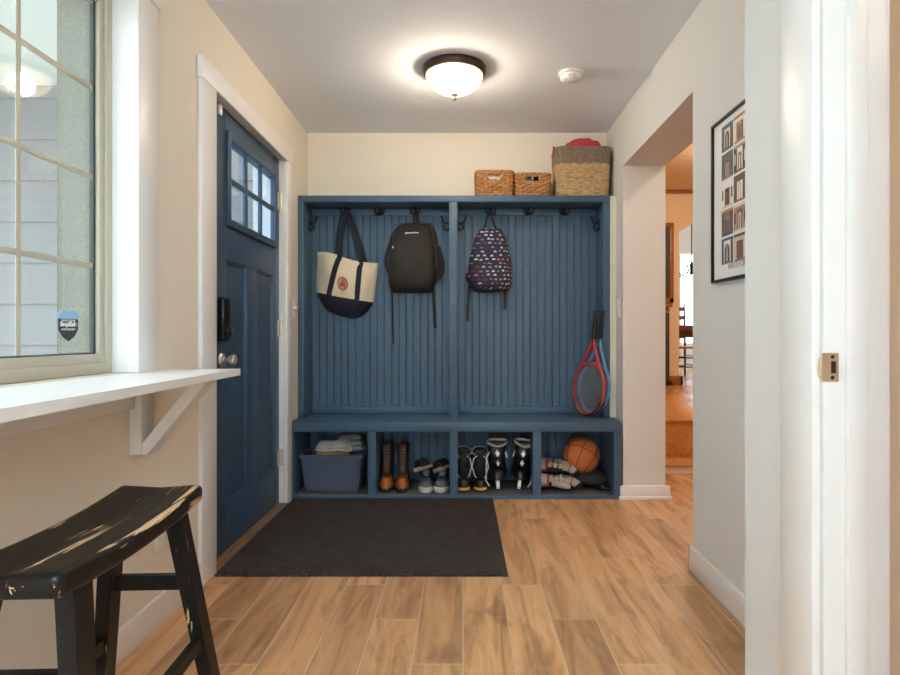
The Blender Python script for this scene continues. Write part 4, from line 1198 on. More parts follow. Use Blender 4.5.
def shoe(name, label, cat, group, loc, rotz, L=0.29, Wd=0.105, sole=0.028, toe=0.055, inst=0.10, shaft=None, mats=None, laces=None, toecap=None, tilt=0.0, cap_h=None):
    """toe points to -y.  mats = (upper, sole, shaft).  shaft = (top z, rx, ry, flare)"""
    r = thing(name, label, cat, loc, rotz, group)
    up, so, sh = mats
    N = 26
    def outline(s, z):
        pr = [(foot_w(i / N, Wd) * s, -L / 2 + L * i / N, z) for i in range(N + 1)]
        pl = [(-x, y, z) for x, y, z in pr[::-1]]
        return pr + pl
    m = MB(); m.rings([outline(1.0, 0), outline(1.06, sole * 0.35), outline(1.05, sole * 0.8), outline(1.0, sole)])
    m.build('sole', so, r, smooth=50)
    def hgt(t):
        if t < 0.3: return toe * (0.45 + 0.55 * math.sin(PI / 2 * min(1, t / 0.16)))
        if t < 0.62:
            q = (t - 0.3) / 0.32; q = q * q * (3 - 2 * q); return toe + (inst - toe) * q
        return inst * (1 - 0.12 * max(0, (t - 0.8) / 0.2))
    m = MB(); R = []
    K = 14
    for i in range(N + 1):
        t = 0.01 + 0.98 * i / N
        hw = foot_w(t, Wd) * 0.98; hh = hgt(t)
        ring = [(hw * math.copysign(abs(math.cos(PI * j / K)) ** 0.75, math.cos(PI * j / K)), -L / 2 + L * t, sole * 0.75 + hh * math.sin(PI * j / K) ** 0.8) for j in range(K + 1)]
        R.append(ring)
    m.rings(R); m.build('upper', up, r, smooth=60)
    if shaft:
        zt, rx, ry, fl = shaft
        yc = L * 0.20
        m = MB(); R = []; n = 26
        z0 = sole + 0.02
        for q in (0, 0.25, 0.5, 0.75, 1.0):
            z = z0 + (zt - z0) * q
            s = 1.12 - 0.22 * math.sin(PI * min(1, q * 1.3) * 0.8) + fl * max(0, q - 0.6) / 0.4
            yy = yc - 0.045 * (1 - q) ** 2
            ly = ry * s * (1 + 0.45 * (1 - q) ** 2)
            R.append([(rx * s * math.cos(2 * PI * j / n), yy + ly * math.sin(2 * PI * j / n), z + (0.018 * math.sin(2 * PI * j / n) if q == 1.0 else 0)) for j in range(n)])
        top = R[-1]
        for s_, dz in ((0.86, 0.0), (0.84, -0.05), (0.80, -0.12)):
            c = Vector((0, yc, 0))
            R.append([((p[0]) * s_, yc + (p[1] - yc) * s_, p[2] + dz) for p in top])
        m.rings(R); m.build('shaft', sh, r, smooth=60)
        # padded collar
        m = MB(); m.tube([(p[0] * 0.94, yc + (p[1] - yc) * 0.94, p[2] + 0.002) for p in top], 0.006, 8, closed=True); m.build('collar', laces[2] if laces and len(laces) > 2 else sh, r)
        # tongue
        m = MB()
        m.grid(lambda u, v: ((u - 0.5) * rx * (1.0 + 0.5 * v), yc - ry * (1.35 - 0.35 * v) - 0.004 - 0.006 * math.cos((u - .5) * PI), sole + inst * 0.8 + (zt + 0.02 - sole - inst * 0.8) * v), 8, 8)
        t = m.build('tongue', sh, r); md = t.modifiers.new('s', 'SOLIDIFY'); md.thickness = 0.006
        if laces:
            m = MB(); cnt = laces[1]
            zs = [sole + inst * 0.75 + (zt - 0.015 - sole - inst * 0.75) * i / (cnt - 1) for i in range(cnt)]
            yf = lambda z: yc - ry * 1.0 - 0.012 - 0.05 * max(0.0, 1 - (z - sole - inst * 0.6) / (zt - sole - inst * 0.6)) ** 2 - 0.004
            for i in range(cnt):
                s = rx * 0.5
                m.tube([(-s, yf(zs[i]) + 0.006, zs[i]), (0, yf(zs[i]) - 0.003, zs[i] + 0.006), (s, yf(zs[i]) + 0.006, zs[i])], 0.0028, 6)
                if i < cnt - 1:
                    m.tube([(-s, yf(zs[i]) + 0.006, zs[i]), (s, yf(zs[i + 1]) + 0.004, zs[i + 1])], 0.0024, 6); m.tube([(s, yf(zs[i]) + 0.006, zs[i]), (-s, yf(zs[i + 1]) + 0.004, zs[i + 1])], 0.0024, 6)
            if len(laces) > 3 and laces[3]:      # loose loops hanging down both sides
                zt2 = zs[-1]
                m2 = MB()
                for s in (-1, 1):
                    m2.tube([(s * rx * 0.45, yf(zt2), zt2), (s * rx * 0.9, yf(zt2) - 0.03, zt2 - 0.01), (s * rx * 1.15, yf(zt2) - 0.045, zt2 - 0.06), (s * rx * 0.75, yf(zt2) - 0.055, zt2 - 0.12), (s * rx * 0.55, yf(zt2) - 0.06, zt2 - 0.125)], 0.0032, 6)
                m2.build('loose_lace', M['whitelace'], r)
            m.build('laces', laces[0], r)
    if toecap:
        m = MB(); R = []
        for i in range(9):
            t = 0.0 + 0.17 * i / 8
            tt = max(t, 0.008)
            hw = foot_w(tt, Wd) * 1.05 + 0.001; hh = hgt(tt) * (cap_h or 0.8) + 0.002
            R.append([(hw * math.copysign(abs(math.cos(PI * j / K)) ** 0.75, math.cos(PI * j / K)), -L / 2 - 0.004 + L * t, sole * 0.55 + hh * math.sin(PI * j / K) ** 0.8) for j in range(K + 1)])
        m.rings(R); m.build('toe_cap', toecap, r, smooth=60)
    return r

def build_cubbies():
    Yf = 3.80
    X = lambda px, Y=Yf: (px - CX) / F * Y
    # ---- slate fabric bin, tapered, thin walled, with folded laundry
    fw_t, fw_b, d, h = 0.395, 0.342, 0.27, 0.238
    cx = X(330.7, 3.765); y0 = 3.765
    r = thing('storage_bin', 'slate blue fabric storage bin holding folded laundry', 'storage bin', (cx, y0 + d / 2, ZC))
    m = MB()
    def rr(w, dd, z): return [(a, b, z) for a, b, _, _ in rrect(w, dd, 0.02, 80)]
    m.rings([rr(fw_b - 0.02, d - 0.05, 0.0), rr(fw_b, d - 0.03, 0.006), rr(fw_t, d, h - 0.004), rr(fw_t + 0.004, d + 0.004, h), rr(fw_t - 0.010, d - 0.010, h), rr(fw_b - 0.012, d - 0.04, 0.012)])
    m.build('body', M['bin'], r)
    m = MB(); P = rrect(fw_t + 0.004, d + 0.004, 0.02, 80)
    m.rings([[(a * s, b * s, z) for a, b, _, _ in P] for s, z in ((1.0, h - 0.022), (1.012, h - 0.021), (1.012, h + 0.001), (0.985, h + 0.001))], cap0=False, cap1=False); m.build('hem', M['bin'], r)
    zt = ZC
    cloth_lump('folded_towel', 'tan cloth lowest in the slate storage bin', 'cloth', M['tancloth'], (cx - 0.01, y0 + 0.10, ZC + 0.195), (0.21, 0.15, 0.055), 1.0, 'laundry in the storage bin')
    cloth_lump('folded_towel', 'white patterned towel on top at the front of the storage bin', 'towel', M['towel'], (cx + 0.0, y0 + 0.115, ZC + 0.25), (0.23, 0.15, 0.055), 2.3, 'laundry in the storage bin', 0.12)
    cloth_lump('folded_towel', 'speckled grey towel behind the white one in the bin', 'towel', M['greytowel'], (cx + 0.09, y0 + 0.205, ZC + 0.225), (0.19, 0.115, 0.115), 4.1, 'laundry in the storage bin', -0.1)
    # ---- brown lace-up boots
    bm = (M['leather'], M['sole'], M['darkleather'])
    for px, lab in ((387, 'brown leather lace-up boot nearest the storage bin'), (402.5, 'brown leather lace-up boot beside the grey sneakers')):
        shoe('lace_up_boot', lab, 'boot', 'brown boots in the second cubby', (X(px, 3.9), 3.905, ZC), 0.03, 0.28, 0.093, 0.028, 0.066, 0.11, (0.262, 0.036, 0.055, 0.16), bm, (M['lace'], 8, M['darkleather']))
    # ---- grey sneakers
    sm = (M['greymesh'], M['whitesole'], M['greymesh'])
    for px, lab, rz in ((426, 'grey running shoe with off-white toe nearest the brown boots', 0.06), (442, 'grey running shoe with off-white toe against the cubby divider', -0.04)):
        shoe('running_shoe', lab, 'shoe', 'grey running shoes in the second cubby', (X(px, 3.9), 3.90, ZC), rz, 0.27, 0.094, 0.026, 0.05, 0.066, (0.092, 0.034, 0.06, 0.05), sm, (M['sole'], 4, M['plastic']), toecap=M['whitesole'], cap_h=0.62)
    # ---- slide sandals propped on the sneakers
    for px, lab, rz in ((426.5, 'dark slide sandal with tan sole lying on the left running shoe', 0.5), (445, 'dark slide sandal with tan sole lying against the cubby divider', 0.42)):
        r = thing('slide_sandal', lab, 'sandal', (X(px, 3.98), 3.99, 0.150), 0, 'slide sandals in the second cubby')
        r.rotation_euler = (0.12, -0.30, -0.9 * rz * 2)
        N = 22
        def ol(s, z):
            pr = [(foot_w(i / N, 0.082) * s, -0.105 + 0.21 * i / N, z) for i in range(N + 1)]
            return pr + [(-a, b, c) for a, b, c in pr[::-1]]
        MB().rings([ol(1, -0.016), ol(1.04, -0.01), ol(1.04, 0.004), ol(1.0, 0.007)]).build('sole', M['tansole'], r)
        m = MB(); m.grid(lambda u, v: (0.042 * math.cos(PI * u), -0.07 + 0.07 * v, 0.004 + 0.05 * math.sin(PI * u)), 14, 5)
        o = m.build('strap', M['darkleather'], r); md = o.modifiers.new('s', 'SOLIDIFY'); md.thickness = 0.004
    # ---- black high boots with yellow toes
    km = (M['blacksyn'], M['sole'], M['blackcloth'])
    for px, lab in ((463.5, 'black lace-up boot with yellow toe against the cubby divider'), (480, 'black lace-up boot with yellow toe beside the ice skates')):
        shoe('winter_boot', lab, 'boot', 'yellow-toed black boots in the third cubby', (X(px, 3.915), 3.915, ZC), 0.0, 0.27, 0.098, 0.022, 0.06, 0.10, (0.222, 0.046, 0.058, 0.24), km, (M['sole'], 5, M['liner2'], True), toecap=M['gum'], cap_h=0.42)
    # ---- ice skates
    for px, lab, rz, ry in ((497, 'black ice skate with silver panels beside the yellow-toed boots', 0.0, 0.0), (519, 'black ice skate with silver panels, nearest the glove cubby', -0.12, 0.13)):
        r = thing('ice_skate', lab, 'ice skate', (X(px, 3.90), 3.90, ZC), 0, 'ice skates in the third cubby')
        r.rotation_euler = (-0.06, ry, rz)
        r.location.z = ZC + 0.010; r.scale = (1.12, 1.0, 0.93)
        L = 0.275; zb = 0.072; N = 24; K = 14
        m = MB(); R = []
        for i in range(N + 1):
            t = 0.01 + 0.98 * i / N
            hw = foot_w(t, 0.098); 
            hh = 0.062 * (0.5 + 0.5 * math.sin(PI / 2 * min(1, t / 0.15))) if t < 0.3 else 0.062 + 0.06 * min(1, (t - 0.3) / 0.25)
            R.append([(hw * math.copysign(abs(math.cos(2 * PI * j / (2 * K))) ** 0.8, math.cos(2 * PI * j / (2 * K))), -L / 2 + L * t, zb + hh * (max(0, math.sin(2 * PI * j / (2 * K))) ** 0.85) - 0.006 * max(0, -math.sin(2 * PI * j / (2 * K)))) for j in range(2 * K)])
        m.rings(R); m.build('boot', M['blacksyn'], r, smooth=60)
        n = 26; R = []; yc = 0.05
        for q, s in ((0, 1.15), (0.35, 0.98), (0.65, 0.9), (1.0, 1.1)):
            z = zb + 0.03 + (0.285 - zb - 0.03) * q
            R.append([(0.052 * s * math.cos(2 * PI * j / n), yc - 0.03 * (1 - q) ** 2 + 0.062 * s * (1 + 0.3 * (1 - q) ** 2) * math.sin(2 * PI * j / n), z + 0.012 * math.sin(2 * PI * j / n)) for j in range(n)])
        tp = R[-1]
        for s, dz in ((0.86, 0.002), (0.82, -0.08)):
            R.append([(p[0] * s, yc + (p[1] - yc) * s, p[2] + dz) for p in tp])
        m = MB(); m.rings(R); m.build('ankle_cuff', M['blacksyn'], r, smooth=60)
        # flared tongue with pale felt face
        def tng(u, v):
            w = 0.030 + 0.026 * v ** 1.5
            return ((u - 0.5) * 2 * w, yc - 0.070 - 0.055 * (1 - v) ** 1.3 - 0.018 * math.cos((u - 0.5) * PI) - 0.03 * v ** 3 + 0.018, zb + 0.10 + 0.150 * v - 0.014 * v * (1 - abs(2 * u - 1)) )
        m = MB(); m.grid(tng, 12, 14); t = m.build('tongue', M['blacksyn'], r); md = t.modifiers.new('s', 'SOLIDIFY'); md.thickness = 0.009
        m = MB(); pts = []
        for i in range(32):
            a = 2 * PI * i / 32
            pts.append((0.054 * math.cos(a) , yc - 0.062 + 0.02 * math.sin(a) - 0.02, zb + 0.232 + 0.022 * math.sin(a) + 0.008 * abs(math.cos(a))))
        m.tube(pts, 0.009, 8, closed=True); m.build('tongue_lining', M['liner2'], r)
        m = MB(); m.ell((0, yc - 0.088, zb + 0.225), (0.04, 0.012, 0.014)); m.build('lining', M['glovered'], r)
        # silver diamonds down the front
        for zz, yy, sz in ((zb + 0.165, -0.060, 0.013), (zb + 0.105, -0.088, 0.011)):
            m = MB(); m.prism([(0, zz - sz * 1.7), (sz, zz), (0, zz + sz * 1.7), (-sz, zz)], 'y', yy - 0.034, yy + 0.012)
            m.build('silver_panel', M['silver'], r)
        m = MB()
        for zz in (zb + 0.08, zb + 0.10, zb + 0.125, zb + 0.145, zb + 0.19):
            q = (zz - zb - 0.08) / 0.11; yy = -0.105 + 0.06 * q
            m.tube([(-0.03, yy + 0.016, zz), (0, yy, zz + 0.004), (0.03, yy + 0.016, zz)], 0.003, 6)
        m.build('laces', M['sole'], r)
        m = MB()
        m.prism([(-0.115, zb - 0.004), (-0.125, 0.05), (-0.11, 0.022), (0.115, 0.022), (0.125, 0.05), (0.11, zb - 0.004), (0.06, zb - 0.004), (0.05, 0.042), (-0.05, 0.042), (-0.06, zb - 0.004)], 'x', -0.009, 0.009); m.prism([(-0.125, 0.05), (-0.134, 0.012), (-0.118, 0.006), (-0.10, 0.05)], 'x', -0.0085, 0.0085); m.build('blade_holder', M['white'], r)
        m = MB(); m.prism([(-0.138, 0.028), (-0.13, 0.008), (-0.11, 0.0), (0.11, 0.0), (0.13, 0.008), (0.136, 0.024), (0.11, 0.026), (-0.11, 0.026)], 'x', -0.0025, 0.0025); m.build('blade', M['steel'], r)
        m = MB(); sg = -1 if px < 505 else 1
        m.tube([(sg * 0.035, yc - 0.05, 0.25), (sg * 0.062, yc - 0.08, 0.20), (sg * 0.064, yc - 0.10, 0.10), (sg * 0.066, yc - 0.12, 0.05), (sg * 0.048, yc - 0.15, 0.022)], 0.0042, 6)
        m.tube([(-sg * 0.03, yc - 0.07, 0.225), (-sg * 0.05, yc - 0.08, 0.24), (-sg * 0.058, yc - 0.06, 0.20)], 0.0042, 6)
        o = m.build('loose_lace', M['whitelace'], r)
    # ---- sports gloves
    def glove(label, loc, rot, flip):
        r = thing('sports_glove', label, 'glove', loc, 0, 'padded gloves in the fourth cubby')
        r.rotation_euler = rot; r.scale = (1.15, 1.15, 1.2)
        m = MB()      # palm block under the padding
        m.box(-0.055, 0.03, -0.05, 0.05, -0.022, 0.022, bev=0.015, seg=3); m.build('palm', M['sole'], r)
        m = MB()
        for i in range(3):
            m.box(-0.055 + 0.028 * i, -0.029 + 0.028 * i, -0.052, 0.052, 0.004, 0.034, bev=0.009, seg=3)
        m.build('knuckle_pad', M['glovegrey'], r)
        lens = (0.075, 0.088, 0.084, 0.068)
        for k in range(4):
            y = -0.039 + 0.026 * k
            m = MB(); m.tube([(0.028, y, 0.012), (0.028 + lens[k] * 0.5, y, 0.010), (0.028 + lens[k] * 0.85, y, -0.004), (0.028 + lens[k], y, -0.018)], [0.0155, 0.0155, 0.0145, 0.009], 10)
            f = m.build('finger', M['glovegrey'], r)
            MB().tube([(0.028 + lens[k] * 0.86, y, -0.004), (0.028 + lens[k] * 1.02, y, -0.02)], [0.0158, 0.011], 10).build('finger_tip', M['sole'], f)
            MB().tube([(0.03 + lens[k] * 0.42, y, 0.011), (0.03 + lens[k] * 0.50, y, 0.0095)], 0.0165, 10).build('band', M['glovered'], f)
        m = MB(); m.tube([(-0.03, -0.045 * flip, 0.0), (0.0, -0.068 * flip, 0.0), (0.04, -0.078 * flip, -0.004), (0.06, -0.076 * flip, -0.008)], [0.016, 0.0175, 0.016, 0.009], 10); m.build('thumb', M['glovegrey'], r)
        m = MB(); R = []
        for x, s in ((-0.055, 0.9), (-0.075, 1.0), (-0.125, 1.15)):
            R.append([(x, 0.052 * s * math.cos(2 * PI * j / 20), 0.004 + 0.034 * s * math.sin(2 * PI * j / 20)) for j in range(20)])
        R += [[(p[0], p[1] * 0.85, 0.004 + (p[2] - .004) * 0.8) for p in R[-1]], [(-0.08, p[1] * 0.8, 0.004 + (p[2] - .004) * 0.75) for p in R[-1]]]
        m.rings(R); m.build('cuff', M['glovegrey'], r)
        m = MB()
        for x, s in ((-0.060, 0.94), (-0.122, 1.15)):
            m.tube([(x, 0.053 * s * math.cos(2 * PI * j / 24), 0.004 + 0.035 * s * math.sin(2 * PI * j / 24)) for j in range(24)], 0.006, 6, closed=True)
        m.build('cuff_binding', M['glovered'], r)
        return r
    glove('grey and red padded glove lying flat at the cubby front', (X(559, 3.84), 3.83, ZC + 0.056), (0, 0, -0.18), 1)
    glove('grey and red padded glove propped on top of the other glove', (X(557, 3.86), 3.87, ZC + 0.142), (0.1, 0.12, -0.1), -1)
    # ---- charcoal gear bag under the ball
    bx = X(594, 3.93)
    r = thing('gear_bag', 'charcoal gear bag slumped under the basketball', 'bag', (bx, 3.95, ZC))
    m = MB(); R = []
    for i in range(15):
        t = i / 14
        xx = -0.125 + 0.25 * t
        s = math.sin(PI * (0.06 + 0.88 * t)) ** 0.5
        R.append([(xx, 0.115 * s * math.cos(2 * PI * j / 28) + 0.01 * noise.noise(Vector((t * 4, j * .3, 1))), max(0.0, 0.052 + 0.05 * s * math.sin(2 * PI * j / 28) + 0.008 * noise.noise(Vector((t * 5, j * .5, 4)))) * (1 if True else 0)) for j in range(28)])
    m.rings(R); m.build('body', M['gearbag'], r, smooth=70)
    m = MB(); ribbon(m, [(-0.10, -0.10, 0.085), (-0.04, -0.135, 0.05), (0.03, -0.15, 0.02), (0.09, -0.14, 0.012)], 0.024, 0.004, up=(0, 0.4, 1)); m.build('strap', M['strap'], r)
    m = MB(); m.ell((0.055, -0.118, 0.02), (0.055, 0.045, 0.02)); m.ell((0.03, -0.14, 0.026), (0.022, 0.02, 0.016)); m.ell((0.085, -0.13, 0.024), (0.02, 0.02, 0.014)); m.build('buckle', M['blacksyn'], r)
    # ---- basketball
    R0 = 0.1215
    cb = W(581.5, 455, 3.975)
    r = thing('basketball', 'orange basketball with black seams resting on the gear bag', 'ball', (cb.x, cb.y, cb.z - R0))
    MB().ell((0, 0, R0), (R0, R0, R0), nu=48, nv=28).build('skin', M['ball'], r)
    m = MB()
    rot = Matrix.Rotation(math.radians(-6), 3, 'Z') @ Matrix.Rotation(math.radians(-34), 3, 'X') @ Matrix.Rotation(math.radians(24), 3, 'Y')
    C = Vector((0, 0, R0)); RS = R0 + 0.0002
    def circ(f):
        m.tube([C + rot @ (Vector(f(2 * PI * i / 72)).normalized() * RS) for i in range(72)], 0.0021, 6, closed=True)
    circ(lambda a: (math.cos(a), math.sin(a), 0)); circ(lambda a: (0, math.cos(a), math.sin(a)))
    for s in (-1, 1):
        circ(lambda a: (s * (0.62 + 0.22 * math.cos(2 * a)), 0.82 * math.cos(a), 0.72 * math.sin(a)))
    m.build('seam', M['sole'], r)

# ================================================================== SHELF, STOOL, MAT, FIXTURES
def build_furniture():
    zs = 0.897
    r = thing('wall_shelf', 'long white ledge shelf on brackets under the window', 'shelf', (XL, 2.2, zs - 0.024))
    o = lambda mb: mb.xf(Matrix.Translation((-XL, -2.2, -zs + 0.024)))
    o(MB().prism([(XL + 0.0005, 0.2), (-0.742, 0.2), (-0.816, 2.20), (XL + 0.0005, 2.20)], 'z', zs - 0.024, zs - 0.0005)).build('board', M['trim'], r)
    o(MB().box(XL + 0.0005, XL + 0.022, 0.2, 1.925, 0.785, zs - 0.024, bev=0.002)).build('cleat', M['trim'], r)
    for y in (1.93, 0.45):
        m = MB()
        m.box(XL + 0.0005, XL + 0.04, y, y + 0.085, 0.632, zs - 0.0245, bev=0.002)
        m.prism([(XL + 0.012, 0.634), (XL + 0.055, 0.634), (-0.822, zs - 0.0245), (-0.870, zs - 0.0245)], 'y', y + 0.004, y + 0.081)
        b = o(m).build('bracket', M['trim'], r)
    # ---- stool
    r = thing('saddle_stool', 'worn black wooden saddle-seat stool under the shelf', 'stool', (-0.768, 1.265, 0), 0.04)
    ya, yb_, xa, xb = -0.298, 0.298, -0.108, 0.104
    zt, sag, th = 0.634, 0.016, 0.046
    R = []
    ts = [0, 0.004, 0.010, 0.018, 0.028] + [0.028 + 0.944 * i / 28 for i in range(1, 28)] + [0.972, 0.982, 0.990, 0.996, 1.0]
    for t in ts:
        y = ya + (yb_ - ya) * t
        q = min(min(t, 1 - t) / 0.028, 1.0); e = math.sqrt(max(0.0, 1 - (1 - q) ** 2))
        z = zt - sag * (1 - (2 * t - 1) ** 2)
        dd = 0.014 * (1 - e)
        R.append([((xa + xb) / 2 + a, y, z - th / 2 + c - 0.006 * max(0.0, 1 - abs(a) / 0.09) * (1 if c > 0 else 0)) for a, c, _, _ in rrect(xb - xa - 2 * dd, th - 2 * dd, 0.0135 * (0.35 + 0.65 * e), 72)])
    MB().rings(R).build('seat', M['worn'], r, smooth=50)
    def leg(sx, sy):
        m = MB()
        tx, ty = (0.070 if sx > 0 else -0.078), sy * 0.205
        bx, by = tx + sx * 0.078, ty + sy * 0.085
        R = []
        for q in (0.0, 0.5, 1.0):
            z = 0.585 * (1 - q) + 0.0 * q - (0.0 if q else 0.0)
            x, y = tx + (bx - tx) * q, ty + (by - ty) * q
            w, d = 0.0185 - 0.002 * q, 0.0285 - 0.005 * q
            R.append([(x + a * w, y + b * d, z) for a, b in ((-.9, -1), (.9, -1), (1, -.9), (1, .9), (.9, 1), (-.9, 1), (-1, .9), (-1, -.9))])
        m.rings(R); m.build('leg', M['wornleg'], r, smooth=0)
        return lambda z: (tx + (bx - tx) * (1 - z / 0.585), ty + (by - ty) * (1 - z / 0.585))
    L = {(sx, sy): leg(sx, sy) for sx in (1, -1) for sy in (1, -1)}
    for sy, z in ((1, 0.405), (-1, 0.42)):
        a, b = L[(-1, sy)](z), L[(1, sy)](z)
        MB().box(a[0], b[0], a[1] - 0.011, a[1] + 0.011, z - 0.018, z + 0.018, bev=0.002).build('stretcher', M['wornleg'], r, smooth=0)
    for sx in (1, -1):
        z = 0.25; a, b = L[(sx, -1)](z), L[(sx, 1)](z)
        MB().box(a[0] - 0.010, a[0] + 0.010, a[1], b[1], z - 0.017, z + 0.017, bev=0.002).build('stretcher', M['wornleg'], r, smooth=0)
    # ---- doormat
    m = MB()
    m.prism([(-1.047, 2.53), (0.19, 2.53), (0.185, 3.712), (-1.047, 3.712)], 'z', 0.0005, 0.010)
    m.prism([(-1.030, 2.547), (0.173, 2.547), (0.168, 3.695), (-1.030, 3.695)], 'z', 0.009, 0.0125)
    tag(m.build('doormat', M['rug'], loc=(-0.43, 3.12, 0)), 'large charcoal embossed doormat in front of the blue bench', 'doormat')
    # ---- ceiling light
    r = thing('ceiling_light', 'lit flush dome ceiling light with bronze rim and finial', 'ceiling light', (-0.045, 3.14, HC))
    MB().lathe([(0.001, 0.0), (0.163, 0.0), (0.166, -0.006), (0.166, -0.026), (0.160, -0.036), (0.150, -0.040), (0.140, -0.030), (0.001, -0.02)], n=48).build('rim', M['bronze'], r)
    pr = [(0.146, -0.034)] + [(0.150 * math.cos(a), -0.038 - 0.098 * math.sin(a)) for a in [PI / 2 * i / 14 for i in range(0, 15)]]
    MB().lathe(pr, n=48).build('glass_bowl', M['bowl'], r)
    MB().lathe([(0.001, -0.128), (0.017, -0.132), (0.020, -0.140), (0.014, -0.146), (0.009, -0.152), (0.012, -0.158), (0.008, -0.168), (0.001, -0.172)], n=20).build('finial', M['brass'], r)
    # unseen rear twin of the lamp, added as fill behind the viewer
    dim = copy_tree(r); dim.location = (-0.2, -0.75, HC); dim['label'] = 'added dim dome fill light behind the viewer'
    c = copy_tree(dim); c.location = (1.7, 0.5, HC)  # unseen copy added to light the side room
    for ch in c.children:
        if ch.name.startswith('glass_bowl'):
            M['sidebowl'] = emat('side_room_fill_glass', (1.0, 0.84, 0.66, 1), 8)
            ch.data = ch.data.copy(); ch.data.materials[0] = M['sidebowl']
    c['label'] = 'added dome fill light in the side room'
    M['stepbowl'] = emat('step_fill_glass', (1.0, 0.86, 0.68, 1), 34)
    M['hallbowl'] = emat('hall_fill_glass', (1.0, 0.84, 0.62, 1), 60)
    for p, lab in (((2.9, 6.2, 3.0), 'added bright dome fill light in the hall'), ((2.2, 2.7, 3.0), 'added bright dome fill light above the hall steps')):  # unseen domes added to brighten the hall and passage
        c = copy_tree(r); c.location = p; c['label'] = lab
        for ch in c.children:
            if ch.name.startswith('glass_bowl'):
                ch.data = ch.data.copy(); ch.data.materials[0] = M['hallbowl'] if p[1] > 5 else M['stepbowl']
    # frosted bowl of the lamp in view, lit by its own bulb
    m = bpy.data.materials.new('frosted_alabaster'); m.use_nodes = True
    nt = NT(m); n = nt.n; n.remove(n['Principled BSDF'])
    tl = nt.add('ShaderNodeBsdfTranslucent'); tl.inputs[0].default_value = (0.16, 0.135, 0.105, 1)
    tr = nt.add('ShaderNodeBsdfTransparent'); tr.inputs[0].default_value = (1, 0.93, 0.82, 1)
    df = nt.add('ShaderNodeBsdfDiffuse'); df.inputs[0].default_value = (0.30, 0.27, 0.23, 1)
    m1 = nt.add('ShaderNodeMixShader'); m1.inputs[0].default_value = 0.35; nt.link(tl.outputs[0], m1.inputs[1]); nt.link(df.outputs[0], m1.inputs[2])
    m2 = nt.add('ShaderNodeMixShader'); m2.inputs[0].default_value = 0.5; nt.link(m1.outputs[0], m2.inputs[1]); nt.link(tr.outputs[0], m2.inputs[2])
    nt.link(m2.outputs[0], n['Material Output'].inputs[0])
    for ch in r.children:
        if ch.name.startswith('glass_bowl'):
            ch.data = ch.data.copy(); ch.data.materials[0] = m
    for dx in (-0.012,):
        l = bpy.data.lights.new('ceiling_bulb', 'POINT'); l.energy = LAMPW; l.color = (1.0, 0.92, 0.80); l.shadow_soft_size = 0.06
        o = bpy.data.objects.new('ceiling_bulb', l); COL.objects.link(o); o.location = (-0.045 + dx, 3.14, HC - 0.082)
    # ---- unseen uplighter added behind the viewer to bounce fill off the ceiling
    r = thing('fill_uplight', 'tall fill uplighter added out of view behind the viewer', 'floor lamp', (0.48, -1.9, 0))
    MB().lathe([(0.001, 0), (0.14, 0), (0.14, 0.015), (0.02, 0.03), (0.001, 0.03)], n=32).build('base', M['bronze'], r)
    MB().tube([(0, 0, 0.02), (0, 0, 1.62)], 0.012, 12).build('pole', M['bronze'], r)
    MB().lathe([(0.001, 1.60), (0.03, 1.60), (0.10, 1.63), (0.17, 1.725), (0.165, 1.725), (0.095, 1.64), (0.001, 1.62)], n=36).build('lamp_shade', M['bronze'], r)
    MB().ell((0, 0, 1.638), (0.03, 0.03, 0.012), nu=16, nv=10).build('bulb', M['bulb'], r)
    l = bpy.data.lights.new('fill_bounce_light', 'POINT'); l.energy = UP; l.color = (0.60, 0.81, 1.0); l.shadow_soft_size = 0.02
    o = bpy.data.objects.new('fill_bounce_light', l); COL.objects.link(o); o.location = (0.48, -1.9, 1.678)
    # ---- smoke detector
    r = thing('smoke_detector', 'round white smoke detector on the ceiling', 'smoke detector', (0.576, 3.20, HC))
    MB().lathe([(0.001, 0), (0.066, 0), (0.066, -0.012), (0.060, -0.016), (0.001, -0.016)], n=36).build('base', M['white'], r)
    MB().lathe([(0.001, -0.015), (0.054, -0.015), (0.056, -0.024), (0.048, -0.038), (0.030, -0.046), (0.001, -0.047)], n=36).build('cover', M['white'], r)
    m = MB()
    for k in range(16):
        a = 2 * PI * k / 16; m.box(0.040, 0.0555, -0.003, 0.003, -0.034, -0.026, xf=Matrix.Rotation(a, 4, 'Z'))
    m.build('vents', M['ceil'], r)
    # ---- switches, outlet, strike plate
    def plate(name, label, cat, x, y, z, sx, kind):
        r = thing(name, label, cat, (x, y, z))
        MB().box(0, sx * 0.006, -0.036, 0.036, -0.058, 0.058, bev=0.002).build('cover_plate', M['white'], r)
        if kind == 'switch':
            MB().box(sx * 0.006, sx * 0.010, -0.016, 0.016, -0.033, 0.033, bev=0.0015).build('rocker', M['white'], r)
        elif kind == 'toggle':
            MB().box(sx * 0.005, sx * 0.022, -0.005, 0.005, -0.004, 0.014, bev=0.002).build('toggle', M['white'], r)
        else:
            for dz in (-0.021, 0.021): MB().box(sx * 0.006, sx * 0.008, -0.016, 0.016, dz - 0.014, dz + 0.014, bev=0.001).build('socket', M['trim'], r)
    plate('light_switch', 'white light switch between the blue door and the locker', 'light switch', XL, 3.81, 1.19, 1, 'toggle')
    plate('light_switch', 'white rocker switch by the locker near the passage', 'light switch', XR, 3.83, 1.19, -1, 'switch')
    plate('wall_outlet', 'white wall outlet low behind the stool', 'outlet', XL, 2.115, 0.315, 1, 'outlet')
    r = thing('strike_plate', 'brass strike plate on the nearest white door jamb', 'strike plate', (0.728, 1.190, 0.956))
    f = MB()
